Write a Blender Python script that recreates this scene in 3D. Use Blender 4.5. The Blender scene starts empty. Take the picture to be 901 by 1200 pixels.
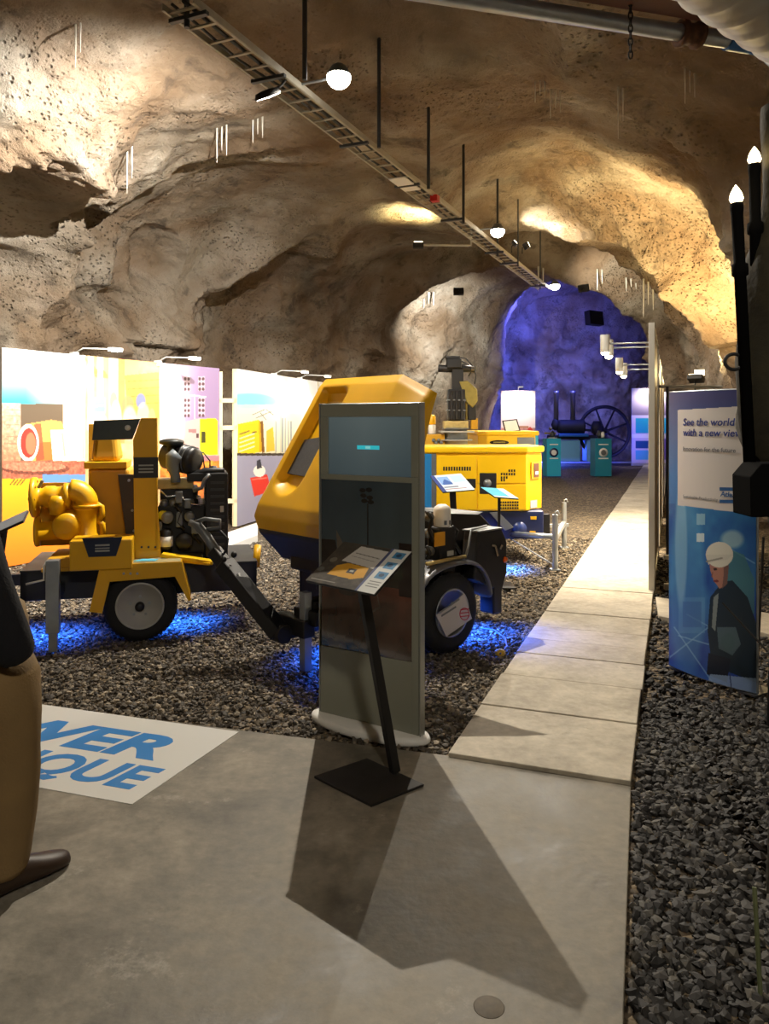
import bpy, bmesh, math, random
import numpy as np
from mathutils import Vector, Matrix
random.seed(7); rng = np.random.default_rng(7)
SC = bpy.context.scene
COL = SC.collection
F, HZ, CZ = 900.0, 495.0, 1.65          # focal length in pixels, horizon row, eye height
sin, cos, pi, R = math.sin, math.cos, math.pi, math.radians

def at(u, v, Y):                         # point of the place seen at a pixel, at distance Y
    return Vector(((u-450.5)/F*Y, Y, CZ-(v-HZ)/F*Y))
def gnd(u, v, z=0.0):
    Y = (CZ-z)*F/(v-HZ); return Vector(((u-450.5)/F*Y, Y, z))
def lin(c):
    return tuple((x/12.92 if x <= .04045 else ((x+.055)/1.055)**2.4) for x in c)
def rgb(r, g, b): return lin((r/255, g/255, b/255))

# ---------------------------------------------------------------- materials
MATS = {}
def mat(name, col, rough=.5, metal=0.0, emit=None, es=1.0, noise=0.0, nscale=20, bump=0.0, bscale=40, spec=.5, coat=0, alpha=1):
    if name in MATS: return MATS[name]
    m = bpy.data.materials.new(name); m.use_nodes = True
    nt = m.node_tree; b = nt.nodes['Principled BSDF']
    b.inputs['Base Color'].default_value = (*col, 1); b.inputs['Roughness'].default_value = rough
    b.inputs['Metallic'].default_value = metal; b.inputs['Specular IOR Level'].default_value = spec
    b.inputs['Coat Weight'].default_value = coat
    if emit: b.inputs['Emission Color'].default_value = (*emit, 1); b.inputs['Emission Strength'].default_value = es
    if noise or bump:
        tc = nt.nodes.new('ShaderNodeTexCoord')
    if noise:
        n = nt.nodes.new('ShaderNodeTexNoise'); n.inputs['Scale'].default_value = nscale; n.inputs['Detail'].default_value = 6
        nt.links.new(tc.outputs['Object'], n.inputs['Vector'])
        r = nt.nodes.new('ShaderNodeMapRange'); r.inputs[1].default_value = .3; r.inputs[2].default_value = .7
        r.inputs[3].default_value = 1-noise; r.inputs[4].default_value = 1+noise*.5
        nt.links.new(n.outputs['Fac'], r.inputs[0])
        mx = nt.nodes.new('ShaderNodeVectorMath'); mx.operation = 'SCALE'; mx.inputs[0].default_value = col
        nt.links.new(r.outputs[0], mx.inputs['Scale']); nt.links.new(mx.outputs[0], b.inputs['Base Color'])
        r2 = nt.nodes.new('ShaderNodeMapRange'); r2.inputs[3].default_value = max(0, rough-.12); r2.inputs[4].default_value = min(1, rough+.15)
        nt.links.new(n.outputs['Fac'], r2.inputs[0]); nt.links.new(r2.outputs[0], b.inputs['Roughness'])
    if bump:
        n2 = nt.nodes.new('ShaderNodeTexNoise'); n2.inputs['Scale'].default_value = bscale; n2.inputs['Detail'].default_value = 4
        nt.links.new(tc.outputs['Object'], n2.inputs['Vector'])
        bp = nt.nodes.new('ShaderNodeBump'); bp.inputs['Strength'].default_value = bump; bp.inputs['Distance'].default_value = .01
        nt.links.new(n2.outputs['Fac'], bp.inputs['Height']); nt.links.new(bp.outputs[0], b.inputs['Normal'])
    MATS[name] = m; return m
def vcmat(name, rough=.6, spec=.3, emit=0.0, coat=0):
    if name in MATS: return MATS[name]
    m = bpy.data.materials.new(name); m.use_nodes = True
    nt = m.node_tree; b = nt.nodes['Principled BSDF']
    a = nt.nodes.new('ShaderNodeAttribute'); a.attribute_name = 'print'
    nt.links.new(a.outputs['Color'], b.inputs['Base Color']); b.inputs['Roughness'].default_value = rough
    b.inputs['Specular IOR Level'].default_value = spec; b.inputs['Coat Weight'].default_value = coat
    if emit:
        nt.links.new(a.outputs['Color'], b.inputs['Emission Color']); b.inputs['Emission Strength'].default_value = emit
    MATS[name] = m; return m

Y_ = mat('yellow_paint', rgb(230, 174, 14), .38, noise=.08, nscale=3, coat=.15)
YB = mat('bright_yellow_paint', rgb(250, 200, 5), .38, noise=.05, nscale=3, coat=.15)
YD = mat('dull_yellow_paint', rgb(198, 148, 22), .5, noise=.12, nscale=5)
DG = mat('dark_grey_paint', rgb(52, 54, 56), .45, noise=.15, nscale=6)
MG = mat('mid_grey_metal', rgb(120, 124, 126), .4, .5, noise=.1, nscale=8)
GV = mat('galvanised_steel', rgb(165, 172, 178), .38, .75, noise=.15, nscale=10)
BK = mat('black_plastic', rgb(22, 22, 24), .4, noise=.1, nscale=8)
BM = mat('matt_black_metal', rgb(20, 19, 20), .55, noise=.1, nscale=8)
RB = mat('tyre_rubber', rgb(24, 24, 25), .8, bump=.3, bscale=60)
WH = mat('white_paint', rgb(225, 225, 220), .45, noise=.04, nscale=6)
LGY = mat('light_grey_paint', rgb(180, 180, 174), .5, noise=.08, nscale=6)
CR = mat('cream_timber', rgb(225, 210, 170), .6, noise=.08, nscale=8)
NAVY = mat('dark_blue_paint', rgb(20, 34, 80), .4, noise=.1, nscale=6)
TQ = mat('turquoise_board', rgb(40, 165, 200), .5)
TL = mat('teal_board', rgb(30, 125, 150), .5)
CY = mat('cyan_print', rgb(90, 190, 225), .45)
CHR = mat('chrome', rgb(215, 215, 215), .15, 1)
GOLD = mat('aged_brass', rgb(150, 135, 70), .4, .4, noise=.2, nscale=20)
RED = mat('red_plastic', rgb(190, 25, 20), .4)
ORA = mat('orange_lens', rgb(220, 90, 20), .25)
GLW = mat('dark_glass', rgb(14, 16, 18), .08, coat=.3)
FAB = mat('cable_rubber', rgb(14, 14, 15), .6)

class LAST: o = None
# ---------------------------------------------------------------- mesh builder
def basis(d):
    d = Vector(d).normalized()
    a = Vector((0, 0, 1)) if abs(d.z) < .95 else Vector((1, 0, 0))
    x = a.cross(d).normalized(); y = d.cross(x); return x, y, d
class MB:
    def __init__(s): s.v = []; s.f = []; s.sm = []
    def add(s, vs, fs, smooth=False, M=None):
        o = len(s.v)
        for p in vs:
            p = Vector(p)
            s.v.append(M @ p if M is not None else p)
        for f in fs: s.f.append([i+o for i in f]); s.sm.append(smooth)
        return s
    def box(s, a, b, M=None):
        x0, y0, z0 = a; x1, y1, z1 = b
        x0, x1 = sorted((x0, x1)); y0, y1 = sorted((y0, y1)); z0, z1 = sorted((z0, z1))
        vs = [(x0,y0,z0),(x1,y0,z0),(x1,y1,z0),(x0,y1,z0),(x0,y0,z1),(x1,y0,z1),(x1,y1,z1),(x0,y1,z1)]
        return s.add(vs, [(0,3,2,1),(4,5,6,7),(0,1,5,4),(1,2,6,5),(2,3,7,6),(3,0,4,7)], False, M)
    def cbox(s, c, d, M=None):
        return s.box([c[i]-d[i]/2 for i in range(3)], [c[i]+d[i]/2 for i in range(3)], M)
    def bar(s, p, q, w, h, up=(0,0,1)):
        p, q = Vector(p), Vector(q); d = (q-p).normalized(); u = Vector(up)
        if abs(d.dot(u)) > .98: u = Vector((1,0,0))
        x = d.cross(u).normalized(); y = x.cross(d)
        vs = []
        for c in (p, q):
            for a, b in ((-1,-1),(1,-1),(1,1),(-1,1)): vs.append(c+x*a*w/2+y*b*h/2)
        return s.add(vs, [(0,1,2,3),(7,6,5,4),(0,4,5,1),(1,5,6,2),(2,6,7,3),(3,7,4,0)])
    def cyl(s, p, q, r, r2=None, n=20, cap=True, smooth=True):
        r2 = r if r2 is None else r2; p, q = Vector(p), Vector(q); x, y, d = basis(q-p)
        vs = [p+(x*cos(2*pi*i/n)+y*sin(2*pi*i/n))*r for i in range(n)]+[q+(x*cos(2*pi*i/n)+y*sin(2*pi*i/n))*r2 for i in range(n)]
        s.add(vs, [(i, (i+1) % n, n+(i+1) % n, n+i) for i in range(n)], smooth)
        if cap: s.add(vs[:n], [tuple(range(n))[::-1]]); s.add(vs[n:], [tuple(range(n))])
        return s
    def tube(s, pts, r, n=10, closed=False):
        pts = [Vector(p) for p in pts]; k = len(pts); rs = r if isinstance(r, (list, tuple)) else [r]*k
        vs = []; px = None
        for i, p in enumerate(pts):
            if closed: t = pts[(i+1) % k]-pts[i-1]
            else: t = pts[min(i+1, k-1)]-pts[max(i-1, 0)]
            t.normalize()
            if px is None: px = basis(t)[0]
            px = (px-t*px.dot(t)).normalized(); py = t.cross(px)
            vs += [p+(px*cos(2*pi*j/n)+py*sin(2*pi*j/n))*rs[i] for j in range(n)]
        fs = []
        for i in range(k if closed else k-1):
            a, b = i*n, ((i+1) % k)*n
            fs += [(a+j, a+(j+1) % n, b+(j+1) % n, b+j) for j in range(n)]
        if not closed: fs += [tuple(range(n))[::-1], tuple(range((k-1)*n, k*n))]
        return s.add(vs, fs, True)
    def lathe(s, prof, o=(0,0,0), d=(0,0,1), n=32, closed=False):      # prof: (radius, height) pairs
        o = Vector(o); x, y, d = basis(d); vs = []
        for r, h in prof: vs += [o+d*h+(x*cos(2*pi*j/n)+y*sin(2*pi*j/n))*max(r, 1e-4) for j in range(n)]
        k = len(prof); fs = []
        for i in range(k if closed else k-1):
            a, b = i*n, ((i+1) % k)*n
            fs += [(a+j, a+(j+1) % n, b+(j+1) % n, b+j) for j in range(n)]
        if not closed: fs += [tuple(range(n))[::-1], tuple(range((k-1)*n, k*n))]
        return s.add(vs, fs, True)
    def prism(s, poly, off, M=None):                                    # poly: 3-D points of a flat outline, off: extrusion vector
        poly = [Vector(p) for p in poly]; off = Vector(off); n = len(poly)
        return s.add(poly+[p+off for p in poly], [tuple(range(n))[::-1], tuple(range(n, 2*n))]+[(i, (i+1) % n, n+(i+1) % n, n+i) for i in range(n)], False, M)
    def ball(s, c, r, n=16, sc=(1,1,1)):
        m = n//2; prof = [(sin(pi*i/m), -cos(pi*i/m)) for i in range(m+1)]
        o = len(s.v); s.lathe([(a*r, b*r) for a, b in prof], (0,0,0), (0,0,1), n)
        for i in range(o, len(s.v)): p = s.v[i]; s.v[i] = Vector((p.x*sc[0]+c[0], p.y*sc[1]+c[1], p.z*sc[2]+c[2]))
        return s
    def build(s, name, m, parent=None, bevel=0, seg=2, sub=0):
        me = bpy.data.meshes.new(name); me.from_pydata([tuple(p) for p in s.v], [], s.f)
        bm = bmesh.new(); bm.from_mesh(me); bmesh.ops.recalc_face_normals(bm, faces=bm.faces); bm.to_mesh(me); bm.free()
        me.polygons.foreach_set('use_smooth', s.sm); me.materials.append(m)
        o = bpy.data.objects.new(name, me); COL.objects.link(o)
        if parent is not None: o.parent = parent
        if bevel:
            b = o.modifiers.new('bevel', 'BEVEL'); b.width = bevel; b.segments = seg; b.limit_method = 'ANGLE'; b.angle_limit = R(35)
            try: b.harden_normals = False
            except Exception: pass
        if sub: d = o.modifiers.new('sub', 'SUBSURF'); d.levels = d.render_levels = sub
        LAST.o = o; return o
def tag(o, label=None, cat=None, group=None, kind=None):
    if label: o['label'] = label
    if cat: o['category'] = cat
    if group: o['group'] = group
    if kind: o['kind'] = kind
    return o
def thing(name, label, cat, loc=(0,0,0), rz=0, group=None):
    o = bpy.data.objects.new(name, None); COL.objects.link(o); o.location = loc; o.rotation_euler = (0,0,rz)
    o.empty_display_size = .1; return tag(o, label, cat, group)
def copy_tree(o, parent=None):
    c = o.copy(); COL.objects.link(c); c.parent = parent
    for ch in [x for x in bpy.data.objects if x.parent == o]: copy_tree(ch, c)
    return c
class Loc:                                   # turns a pixel into a point of a thing's own frame, on its plane y = k (or x = k)
    def __init__(s, loc, rz): s.M = Matrix.Translation(Vector(loc)) @ Matrix.Rotation(rz, 4, 'Z'); s.I = s.M.inverted()
    def y(s, u, v, k):
        o = s.I @ Vector((0,0,CZ)); d = s.I.to_3x3() @ Vector(((u-450.5)/F, 1, -(v-HZ)/F)); t = (k-o.y)/d.y; return o+d*t
    def x(s, u, v, k):
        o = s.I @ Vector((0,0,CZ)); d = s.I.to_3x3() @ Vector(((u-450.5)/F, 1, -(v-HZ)/F)); t = (k-o.x)/d.x; return o+d*t

# ---------------------------------------------------------------- printed pictures (colour attribute on a fine grid)
def noise2(x, y, seed=0):
    xi, yi = np.floor(x).astype(np.int64), np.floor(y).astype(np.int64); xf, yf = x-xi, y-yi
    def h(a, b):
        n = (a*374761393+b*668265263+seed*1442695041) & 0x7fffffff; n = ((n ^ (n >> 13))*1274126177) & 0x7fffffff
        return ((n ^ (n >> 16)) & 0xffff)/65535.0
    u, w = xf*xf*(3-2*xf), yf*yf*(3-2*yf)
    return (h(xi, yi)*(1-u)+h(xi+1, yi)*u)*(1-w)+(h(xi, yi+1)*(1-u)+h(xi+1, yi+1)*u)*w
def fbm2(x, y, o=4, seed=0):
    t = 0; a = .5; s = 0
    for i in range(o): t = t+a*noise2(x*2**i, y*2**i, seed+i); s += a; a *= .5
    return t/s
class Paint:
    def __init__(s, U, V, base): s.U, s.V = U, V; s.c = np.tile(np.array(base, float)/255, (len(U), 1))
    def _m(s, m, c, a=1.0):
        m = m.astype(float)*a; s.c = s.c*(1-m[:, None])+np.array(c, float)/255*m[:, None]; return s
    def rect(s, u0, v0, u1, v1, c, a=1.0): return s._m((s.U >= u0) & (s.U <= u1) & (s.V >= v0) & (s.V <= v1), c, a)
    def ell(s, cu, cv, ru, rv, c, a=1.0, soft=0):
        d = ((s.U-cu)/ru)**2+((s.V-cv)/rv)**2
        return s._m(np.clip((1+soft-d)/max(soft, 1e-6), 0, 1) if soft else d < 1, c, a)
    def inside(s, pts):
        U, V = s.U, s.V; ins = np.zeros(len(U), bool); n = len(pts)
        for i in range(n):
            x0, y0 = pts[i]; x1, y1 = pts[(i+1) % n]
            if y0 == y1: continue
            c = ((y0 > V) != (y1 > V)) & (U < (x1-x0)*(V-y0)/(y1-y0)+x0); ins ^= c
        return ins
    def poly(s, pts, c, a=1.0): return s._m(s.inside(pts), c, a)
    def line(s, u0, v0, u1, v1, w, c, a=1.0):
        d = np.array([u1-u0, v1-v0], float); L = (d**2).sum(); t = np.clip(((s.U-u0)*d[0]+(s.V-v0)*d[1])/L, 0, 1)
        return s._m(np.hypot(s.U-u0-t*d[0], s.V-v0-t*d[1]) < w/2, c, a)
    def grad(s, m, c0, c1, t, a=1.0):
        t = np.clip(t, 0, 1)[:, None]; g = (np.array(c0, float)*(1-t)+np.array(c1, float)*t)/255
        mm = (m.astype(float)*a)[:, None]; s.c = s.c*(1-mm)+g*mm; return s
    def speck(s, m, amp, scale, seed=0):
        n = (fbm2(s.U*scale, s.V*scale, 4, seed)-.5)*2*amp; s.c = np.clip(s.c*(1+(n*m)[:, None]), 0, 1); return s
def sheet(name, O, X, Yv, nx, ny, fn, m, parent=None, curve=None, I=None, thick=0):
    """flat printed sheet: corner O, edge vectors X (across) and Yv (down); fn(U,V,s,t) -> colours, U,V = photo pixels of the design"""
    O, X, Yv = Vector(O), Vector(X), Vector(Yv); n = X.cross(Yv).normalized()
    if n.y > 0: n = -n
    s, t = np.meshgrid(np.linspace(0, 1, nx), np.linspace(0, 1, ny)); s = s.ravel(); t = t.ravel()
    P = np.array(O)[None]+s[:, None]*np.array(X)+t[:, None]*np.array(Yv)
    if curve: P = P+np.array(n)[None]*(curve*(1-(2*s-1)**2))[:, None]
    U = 450.5+P[:, 0]/P[:, 1]*F; V = HZ-(P[:, 2]-CZ)/P[:, 1]*F
    c = fn(U, V, s, t)
    if I is not None: Pl = np.array([list(I @ Vector(p)) for p in P])
    else: Pl = P
    idx = np.arange(nx*ny).reshape(ny, nx)
    q = np.stack([idx[:-1, :-1], idx[1:, :-1], idx[1:, 1:], idx[:-1, 1:]], -1).reshape(-1, 4)
    me = bpy.data.meshes.new(name); me.vertices.add(len(Pl)); me.vertices.foreach_set('co', Pl.astype(np.float32).ravel())
    me.loops.add(q.size); me.loops.foreach_set('vertex_index', q.astype(np.int32).ravel())
    me.polygons.add(len(q)); me.polygons.foreach_set('loop_start', np.arange(0, q.size, 4, dtype=np.int32)); me.update(calc_edges=True)
    at_ = me.color_attributes.new('print', 'FLOAT_COLOR', 'POINT')
    cl = np.clip(c, 0, 1); cl = np.where(cl <= .04045, cl/12.92, ((cl+.055)/1.055)**2.4)
    at_.data.foreach_set('color', np.concatenate([cl, np.ones((len(cl), 1))], 1).astype(np.float32).ravel())
    me.materials.append(m); o = bpy.data.objects.new(name, me); COL.objects.link(o)
    if parent is not None: o.parent = parent
    return o

def text(name, s, size, M, m, parent=None, ext=.0008, shear=0, bold=0, align='LEFT', space=1):
    cu = bpy.data.curves.new(name, 'FONT'); cu.body = s; cu.size = size; cu.extrude = ext; cu.shear = shear; cu.offset = bold
    cu.align_x = align; cu.space_character = space; cu.resolution_u = 4
    t = bpy.data.objects.new(name, cu); COL.objects.link(t); bpy.context.view_layer.update()
    dg = bpy.context.evaluated_depsgraph_get(); me = bpy.data.meshes.new_from_object(t.evaluated_get(dg))
    bpy.data.objects.remove(t, do_unlink=True); bpy.data.curves.remove(cu)
    me.transform(M); me.materials.clear(); me.materials.append(m)
    o = bpy.data.objects.new(name, me); COL.objects.link(o)
    if parent is not None: o.parent = parent
    LAST.o = o; return o
def frame(o, x, y):                       # matrix whose local x, y run along x, y at point o
    x = Vector(x).normalized(); y = Vector(y); y = (y-x*y.dot(x)).normalized(); z = x.cross(y)
    return Matrix(((x.x, y.x, z.x, o[0]), (x.y, y.y, z.y, o[1]), (x.z, y.z, z.z, o[2]), (0,0,0,1)))
def light(name, kind, loc, power, col=(1,1,1), r=.05, aim=None, spot=60, blend=.5):
    l = bpy.data.lights.new(name, kind); l.energy = power; l.color = col
    if kind == 'AREA': l.size = r; l.spread = R(105)
    else: l.shadow_soft_size = r
    if kind == 'SPOT': l.spot_size = R(spot); l.spot_blend = blend
    o = bpy.data.objects.new(name, l); COL.objects.link(o); o.location = loc
    if aim is not None: o.rotation_euler = (Vector(aim)-Vector(loc)).to_track_quat('-Z', 'Y').to_euler()
    return o
# ================================================================ camera, world, exposure
cam = bpy.data.cameras.new('camera'); co = bpy.data.objects.new('camera', cam); COL.objects.link(co)
co.location = (0, 0, CZ); co.rotation_euler = (R(90), 0, 0)
cam.sensor_fit = 'VERTICAL'; cam.sensor_height = 36; cam.lens = 27; cam.shift_y = -105/1200; cam.clip_start = .05; cam.clip_end = 200
SC.camera = co
SC.view_settings.view_transform = 'Standard'; SC.view_settings.look = 'None'; SC.view_settings.gamma = 1
SC.view_settings.use_curve_mapping = False; SC.view_settings.exposure = 0.0
w = bpy.data.worlds.new('world'); SC.world = w; w.use_nodes = True
w.node_tree.nodes['Background'].inputs[0].default_value = (.02, .018, .015, 1); w.node_tree.nodes['Background'].inputs[1].default_value = .3
try:
    SC.cycles.max_bounces = 6; SC.cycles.diffuse_bounces = 4; SC.cycles.caustics_reflective = False; SC.cycles.caustics_refractive = False
    SC.cycles.sample_clamp_indirect = 4.0; SC.cycles.use_denoising = True
except Exception: pass

# ================================================================ rock shell
def hash3(a, b, c, seed):
    n = (a*374761393+b*668265263+c*2147483647+seed*1442695041) & 0x7fffffff
    n = ((n ^ (n >> 13))*1274126177) & 0x7fffffff; n = ((n ^ (n >> 15))*974634777) & 0x7fffffff
    return ((n ^ (n >> 16)) & 0xffff)/65535.0
def noise3(P, sc, seed=0):
    p = P*sc; i = np.floor(p).astype(np.int64); f = p-i; w_ = f*f*f*(f*(f*6-15)+10)
    r = 0
    for dx in (0, 1):
        for dy in (0, 1):
            for dz in (0, 1):
                wt = (w_[..., 0] if dx else 1-w_[..., 0])*(w_[..., 1] if dy else 1-w_[..., 1])*(w_[..., 2] if dz else 1-w_[..., 2])
                r = r+wt*hash3(i[..., 0]+dx, i[..., 1]+dy, i[..., 2]+dz, seed)
    return r*2-1
def ip(x, xs, ys): return np.interp(x, xs, ys)
NY, NA = 620, 420
# finer rings where the camera is close
ys = np.concatenate([np.linspace(-3.5, 1.5, 40, endpoint=False), np.linspace(1.5, 16, 330, endpoint=False), np.linspace(16, 33.2, 250)])
Lx = ip(ys, [-4, 0, 4, 7, 10, 14, 18, 21, 23, 25, 26, 27, 30, 33.2], [-5.6, -5.5, -5.6, -5.7, -5.5, -4.2, -2.5, -.9, .9, 3.0, 3.7, 3.9, 4.2, 4.6])
Rx = ip(ys, [-4, 0, 4, 8, 12, 16, 20, 23, 25, 27, 30, 33.2], [2.2, 2.6, 3.3, 4.6, 5.7, 7.2, 8.1, 8.9, 9.3, 10.6, 12.0, 13.0])
Zt = ip(ys, [-4, 0, 4, 8, 10, 12, 14, 15.5, 17, 19, 20.5, 22, 24, 25, 27, 30, 33.2], [5.1, 5.2, 5.4, 5.6, 5.6, 5.7, 5.9, 5.6, 5.9, 6.3, 6.0, 6.4, 6.3, 6.2, 7.4, 7.6, 7.2])
k = np.linspace(0, 1, NA); ang = -0.12+(pi+.24)*k
ca, sa = np.cos(ang), np.sin(ang)
ne = (2/ip(ys, [0, 16, 22, 25, 30], [2.7, 2.7, 2.8, 3.4, 3.2]))[:, None]
cx, hw = (Lx+Rx)/2, (Rx-Lx)/2
X = cx[:, None]+hw[:, None]*(np.sign(ca)[None]*np.abs(ca)[None]**ne)
Z = Zt[:, None]*(np.sign(sa)[None]*np.abs(sa)[None]**ne)
Yg = np.repeat(ys[:, None], NA, 1)
# a slow sideways lean with height keeps the rings irregular
P = np.stack([X, Yg, Z], -1)
C = np.stack([np.repeat(cx[:, None], NA, 1), Yg, np.full_like(Yg, 2.2)], -1)
N = P-C; N[..., 1] = 0; N /= np.linalg.norm(N, axis=-1, keepdims=True)
def ridged(P, s, seed): return 1-np.abs(noise3(P, s, seed))*2
Q = P+np.stack([noise3(P, .5, 31), noise3(P, .5, 32), noise3(P, .5, 33)], -1)*.5
Q = Q*np.array([1, 1, .62])
billow = np.abs(noise3(Q, .32, 3))           # rounded hollows with sharp crests between
bil2 = np.abs(noise3(Q, .62, 9))
bil3 = np.abs(noise3(Q, 1.5, 17))
med = noise3(P, 3.6, 5)*.5+noise3(P, 7, 6)*.3+noise3(P, 13, 8)*.2
fade = np.clip((Yg-.5)/3, .25, 1)
amp = 1.0+.5*np.clip((10-np.abs(Yg-9))/10, 0, 1)*(P[..., 0] < 0)*(P[..., 2] > 1.5)
roof = np.clip((P[..., 2]-4.2)/1.0, 0, 1); calm = 1-.65*np.exp(-((Yg-24.5)/1.6)**2)
leftlow = (P[..., 0] < C[..., 0])*np.clip((4.4-P[..., 2])/1.5, 0, 1)*np.clip((Yg-9)/3, 0, 1)
D = ((billow*1.25-.3)*(1-.35*roof)+(bil2*.5*amp-.12)*(1-.55*roof)+bil3*(.13+.2*leftlow)*(1-.5*roof))*fade*calm+med*(.07+.03*leftlow)*(1-.35*roof)+(noise3(P, 10, 14)*.03+noise3(P, 20, 12)*.026)*(1-.45*roof)
def hollow(u, v, Y, r, dep, asp=(1, 1)):
    c = at(u, v, Y); d = np.sqrt(((P[..., 0]-c.x)/asp[0])**2+(P[..., 1]-c.y)**2+((P[..., 2]-c.z)/asp[1])**2)/r
    return np.clip(1-d, 0, 1)**.6*dep
def bumpo(u, v, Y, r, dep):
    c = at(u, v, Y); d = np.sqrt((P[..., 0]-c.x)**2+(P[..., 1]-c.y)**2+(P[..., 2]-c.z)**2)/r
    return -np.exp(-d*d*2)*dep
Pn = P+N*D[..., None]; Yc = np.maximum(Pn[..., 1], .8); PU = 450.5+Pn[..., 0]/Yc*F; PV = HZ-(Pn[..., 2]-CZ)/Yc*F
wob = noise3(P, 1.6, 77)*.25+noise3(P, 4, 78)*.12
def hol(u, v, ru, rv, dep, pw=.5, rot=0):
    a, b = PU-u, PV-v; c_, s_ = cos(R(rot)), sin(R(rot)); d = np.sqrt(((a*c_+b*s_)/ru)**2+((b*c_-a*s_)/rv)**2)+wob
    return np.clip(1-d, 0, 1)**pw*dep*(P[..., 1] > 2)
D = D-hol(30, 200, 100, 45, .55, 1)+hol(97, 250, 38, 21, 1.0, .7)+hol(170, 300, 36, 40, .5, .6, -20)+hol(108, 348, 24, 15, .3, .6)+hol(15, 312, 60, 22, .5, .6, 15)+hol(235, 320, 40, 85, .35, .8, 25)+hol(345, 320, 40, 60, .3, .8, 20)+hol(330, 395, 40, 22, .3, .6)+hol(418, 400, 14, 26, .25)
D = D-hol(70, 160, 150, 110, .4, 1)-hol(115, 300, 40, 60, .2, 1)+hol(495, 385, 12, 18, .2)+hol(455, 385, 9, 12, .2)
# side walls keep clear of the displays
low = np.clip((2.9-P[..., 2])/1.2, 0, 1)
D = np.where(low > 0, D*(1-low*.45)+low*.15, D)
D = D-.25*np.exp(-((Yg-13.5)/1.0)**2)*(P[..., 2] > 3)-.5*np.exp(-((Yg-20.5)/.7)**2)*(P[..., 2] > 2.5)
P2 = P+N*D[..., None]
def grid_mesh(name, G, m, kind, flip=False, normals=None):
    ny, nx = G.shape[:2]; idx = np.arange(ny*nx).reshape(ny, nx)
    q = np.stack([idx[:-1, :-1], idx[:-1, 1:], idx[1:, 1:], idx[1:, :-1]], -1).reshape(-1, 4)
    if flip: q = q[:, ::-1]
    me = bpy.data.meshes.new(name); me.vertices.add(ny*nx); me.vertices.foreach_set('co', G.reshape(-1, 3).astype(np.float32).ravel())
    me.loops.add(q.size); me.loops.foreach_set('vertex_index', q.astype(np.int32).ravel())
    me.polygons.add(len(q)); me.polygons.foreach_set('loop_start', np.arange(0, q.size, 4, dtype=np.int32))
    me.polygons.foreach_set('use_smooth', np.ones(len(q), bool)); me.update(calc_edges=True)
    if normals is not None: me.normals_split_custom_set_from_vertices(normals.reshape(-1, 3).tolist())
    me.materials.append(m); o = bpy.data.objects.new(name, me); COL.objects.link(o); o['kind'] = kind; return o

def rock_material(name='sprayed_rock'):
    m = bpy.data.materials.new(name); m.use_nodes = True; nt = m.node_tree; b = nt.nodes['Principled BSDF']
    b.inputs['Roughness'].default_value = .85; b.inputs['Specular IOR Level'].default_value = .25
    tc = nt.nodes.new('ShaderNodeTexCoord')
    def nz(s, d=8, r=.6, dist=0):
        n = nt.nodes.new('ShaderNodeTexNoise'); n.inputs['Scale'].default_value = s; n.inputs['Detail'].default_value = d
        n.inputs['Roughness'].default_value = r; n.inputs['Distortion'].default_value = dist
        nt.links.new(tc.outputs['Object'], n.inputs['Vector']); return n.outputs['Fac']
    def ramp(f, st):
        r = nt.nodes.new('ShaderNodeValToRGB'); e = r.color_ramp.elements
        e[0].position, e[0].color = st[0][0], (*st[0][1], 1); e[1].position, e[1].color = st[-1][0], (*st[-1][1], 1)
        for p, c in st[1:-1]: x = e.new(p); x.color = (*c, 1)
        nt.links.new(f, r.inputs[0]); return r.outputs[0]
    def mix(f, a, b_, mode='MIX'):
        x = nt.nodes.new('ShaderNodeMix'); x.data_type = 'RGBA'; x.blend_type = mode
        if isinstance(f, float): x.inputs[0].default_value = f
        else: nt.links.new(f, x.inputs[0])
        for i, c in ((6, a), (7, b_)):
            if isinstance(c, tuple): x.inputs[i].default_value = (*c, 1)
            else: nt.links.new(c, x.inputs[i])
        return x.outputs[2]
    base = ramp(nz(.9, 8, .55), [(.3, rgb(106, 97, 84)), (.48, rgb(152, 141, 123)), (.7, rgb(188, 178, 162))])
    st = ramp(nz(.45, 5, .5, 1.2), [(.36, (0,0,0)), (.58, (1,1,1))])
    base = mix(st, base, mix(.6, base, rgb(118, 88, 56)))
    dk = ramp(nz(2.2, 9, .65, .4), [(.56, (0,0,0)), (.66, (1,1,1))])
    base = mix(dk, base, mix(.55, base, rgb(60, 52, 44)))
    wt = ramp(nz(1.3, 8, .7, 1.5), [(.66, (0,0,0)), (.74, (1,1,1))])
    base = mix(wt, base, mix(.45, base, rgb(215, 208, 190)))
    v = nt.nodes.new('ShaderNodeTexVoronoi'); v.inputs['Scale'].default_value = 17; nt.links.new(tc.outputs['Object'], v.inputs['Vector'])
    pit = ramp(v.outputs['Distance'], [(.0, (0,0,0)), (.35, (1,1,1))])
    pm = ramp(nz(.7, 4, .5), [(.42, (0,0,0)), (.58, (1,1,1))])
    pf = mix(pm, (1.0,1.0,1.0), pit)
    base = mix(.45, base, mix(1.0, base, pf, 'MULTIPLY'))
    nt.links.new(base, b.inputs['Base Color'])
    ad = nt.nodes.new('ShaderNodeMath'); ad.operation = 'MULTIPLY_ADD'
    nt.links.new(nz(9, 9, .72), ad.inputs[0]); ad.inputs[1].default_value = 1.2
    bw = nt.nodes.new('ShaderNodeRGBToBW'); nt.links.new(pf, bw.inputs[0]); nt.links.new(bw.outputs[0], ad.inputs[2])
    bp = nt.nodes.new('ShaderNodeBump'); bp.inputs['Strength'].default_value = 1; bp.inputs['Distance'].default_value = .07
    nt.links.new(ad.outputs[0], bp.inputs['Height']); nt.links.new(bp.outputs[0], b.inputs['Normal'])
    return m
ROCK = rock_material()
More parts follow.
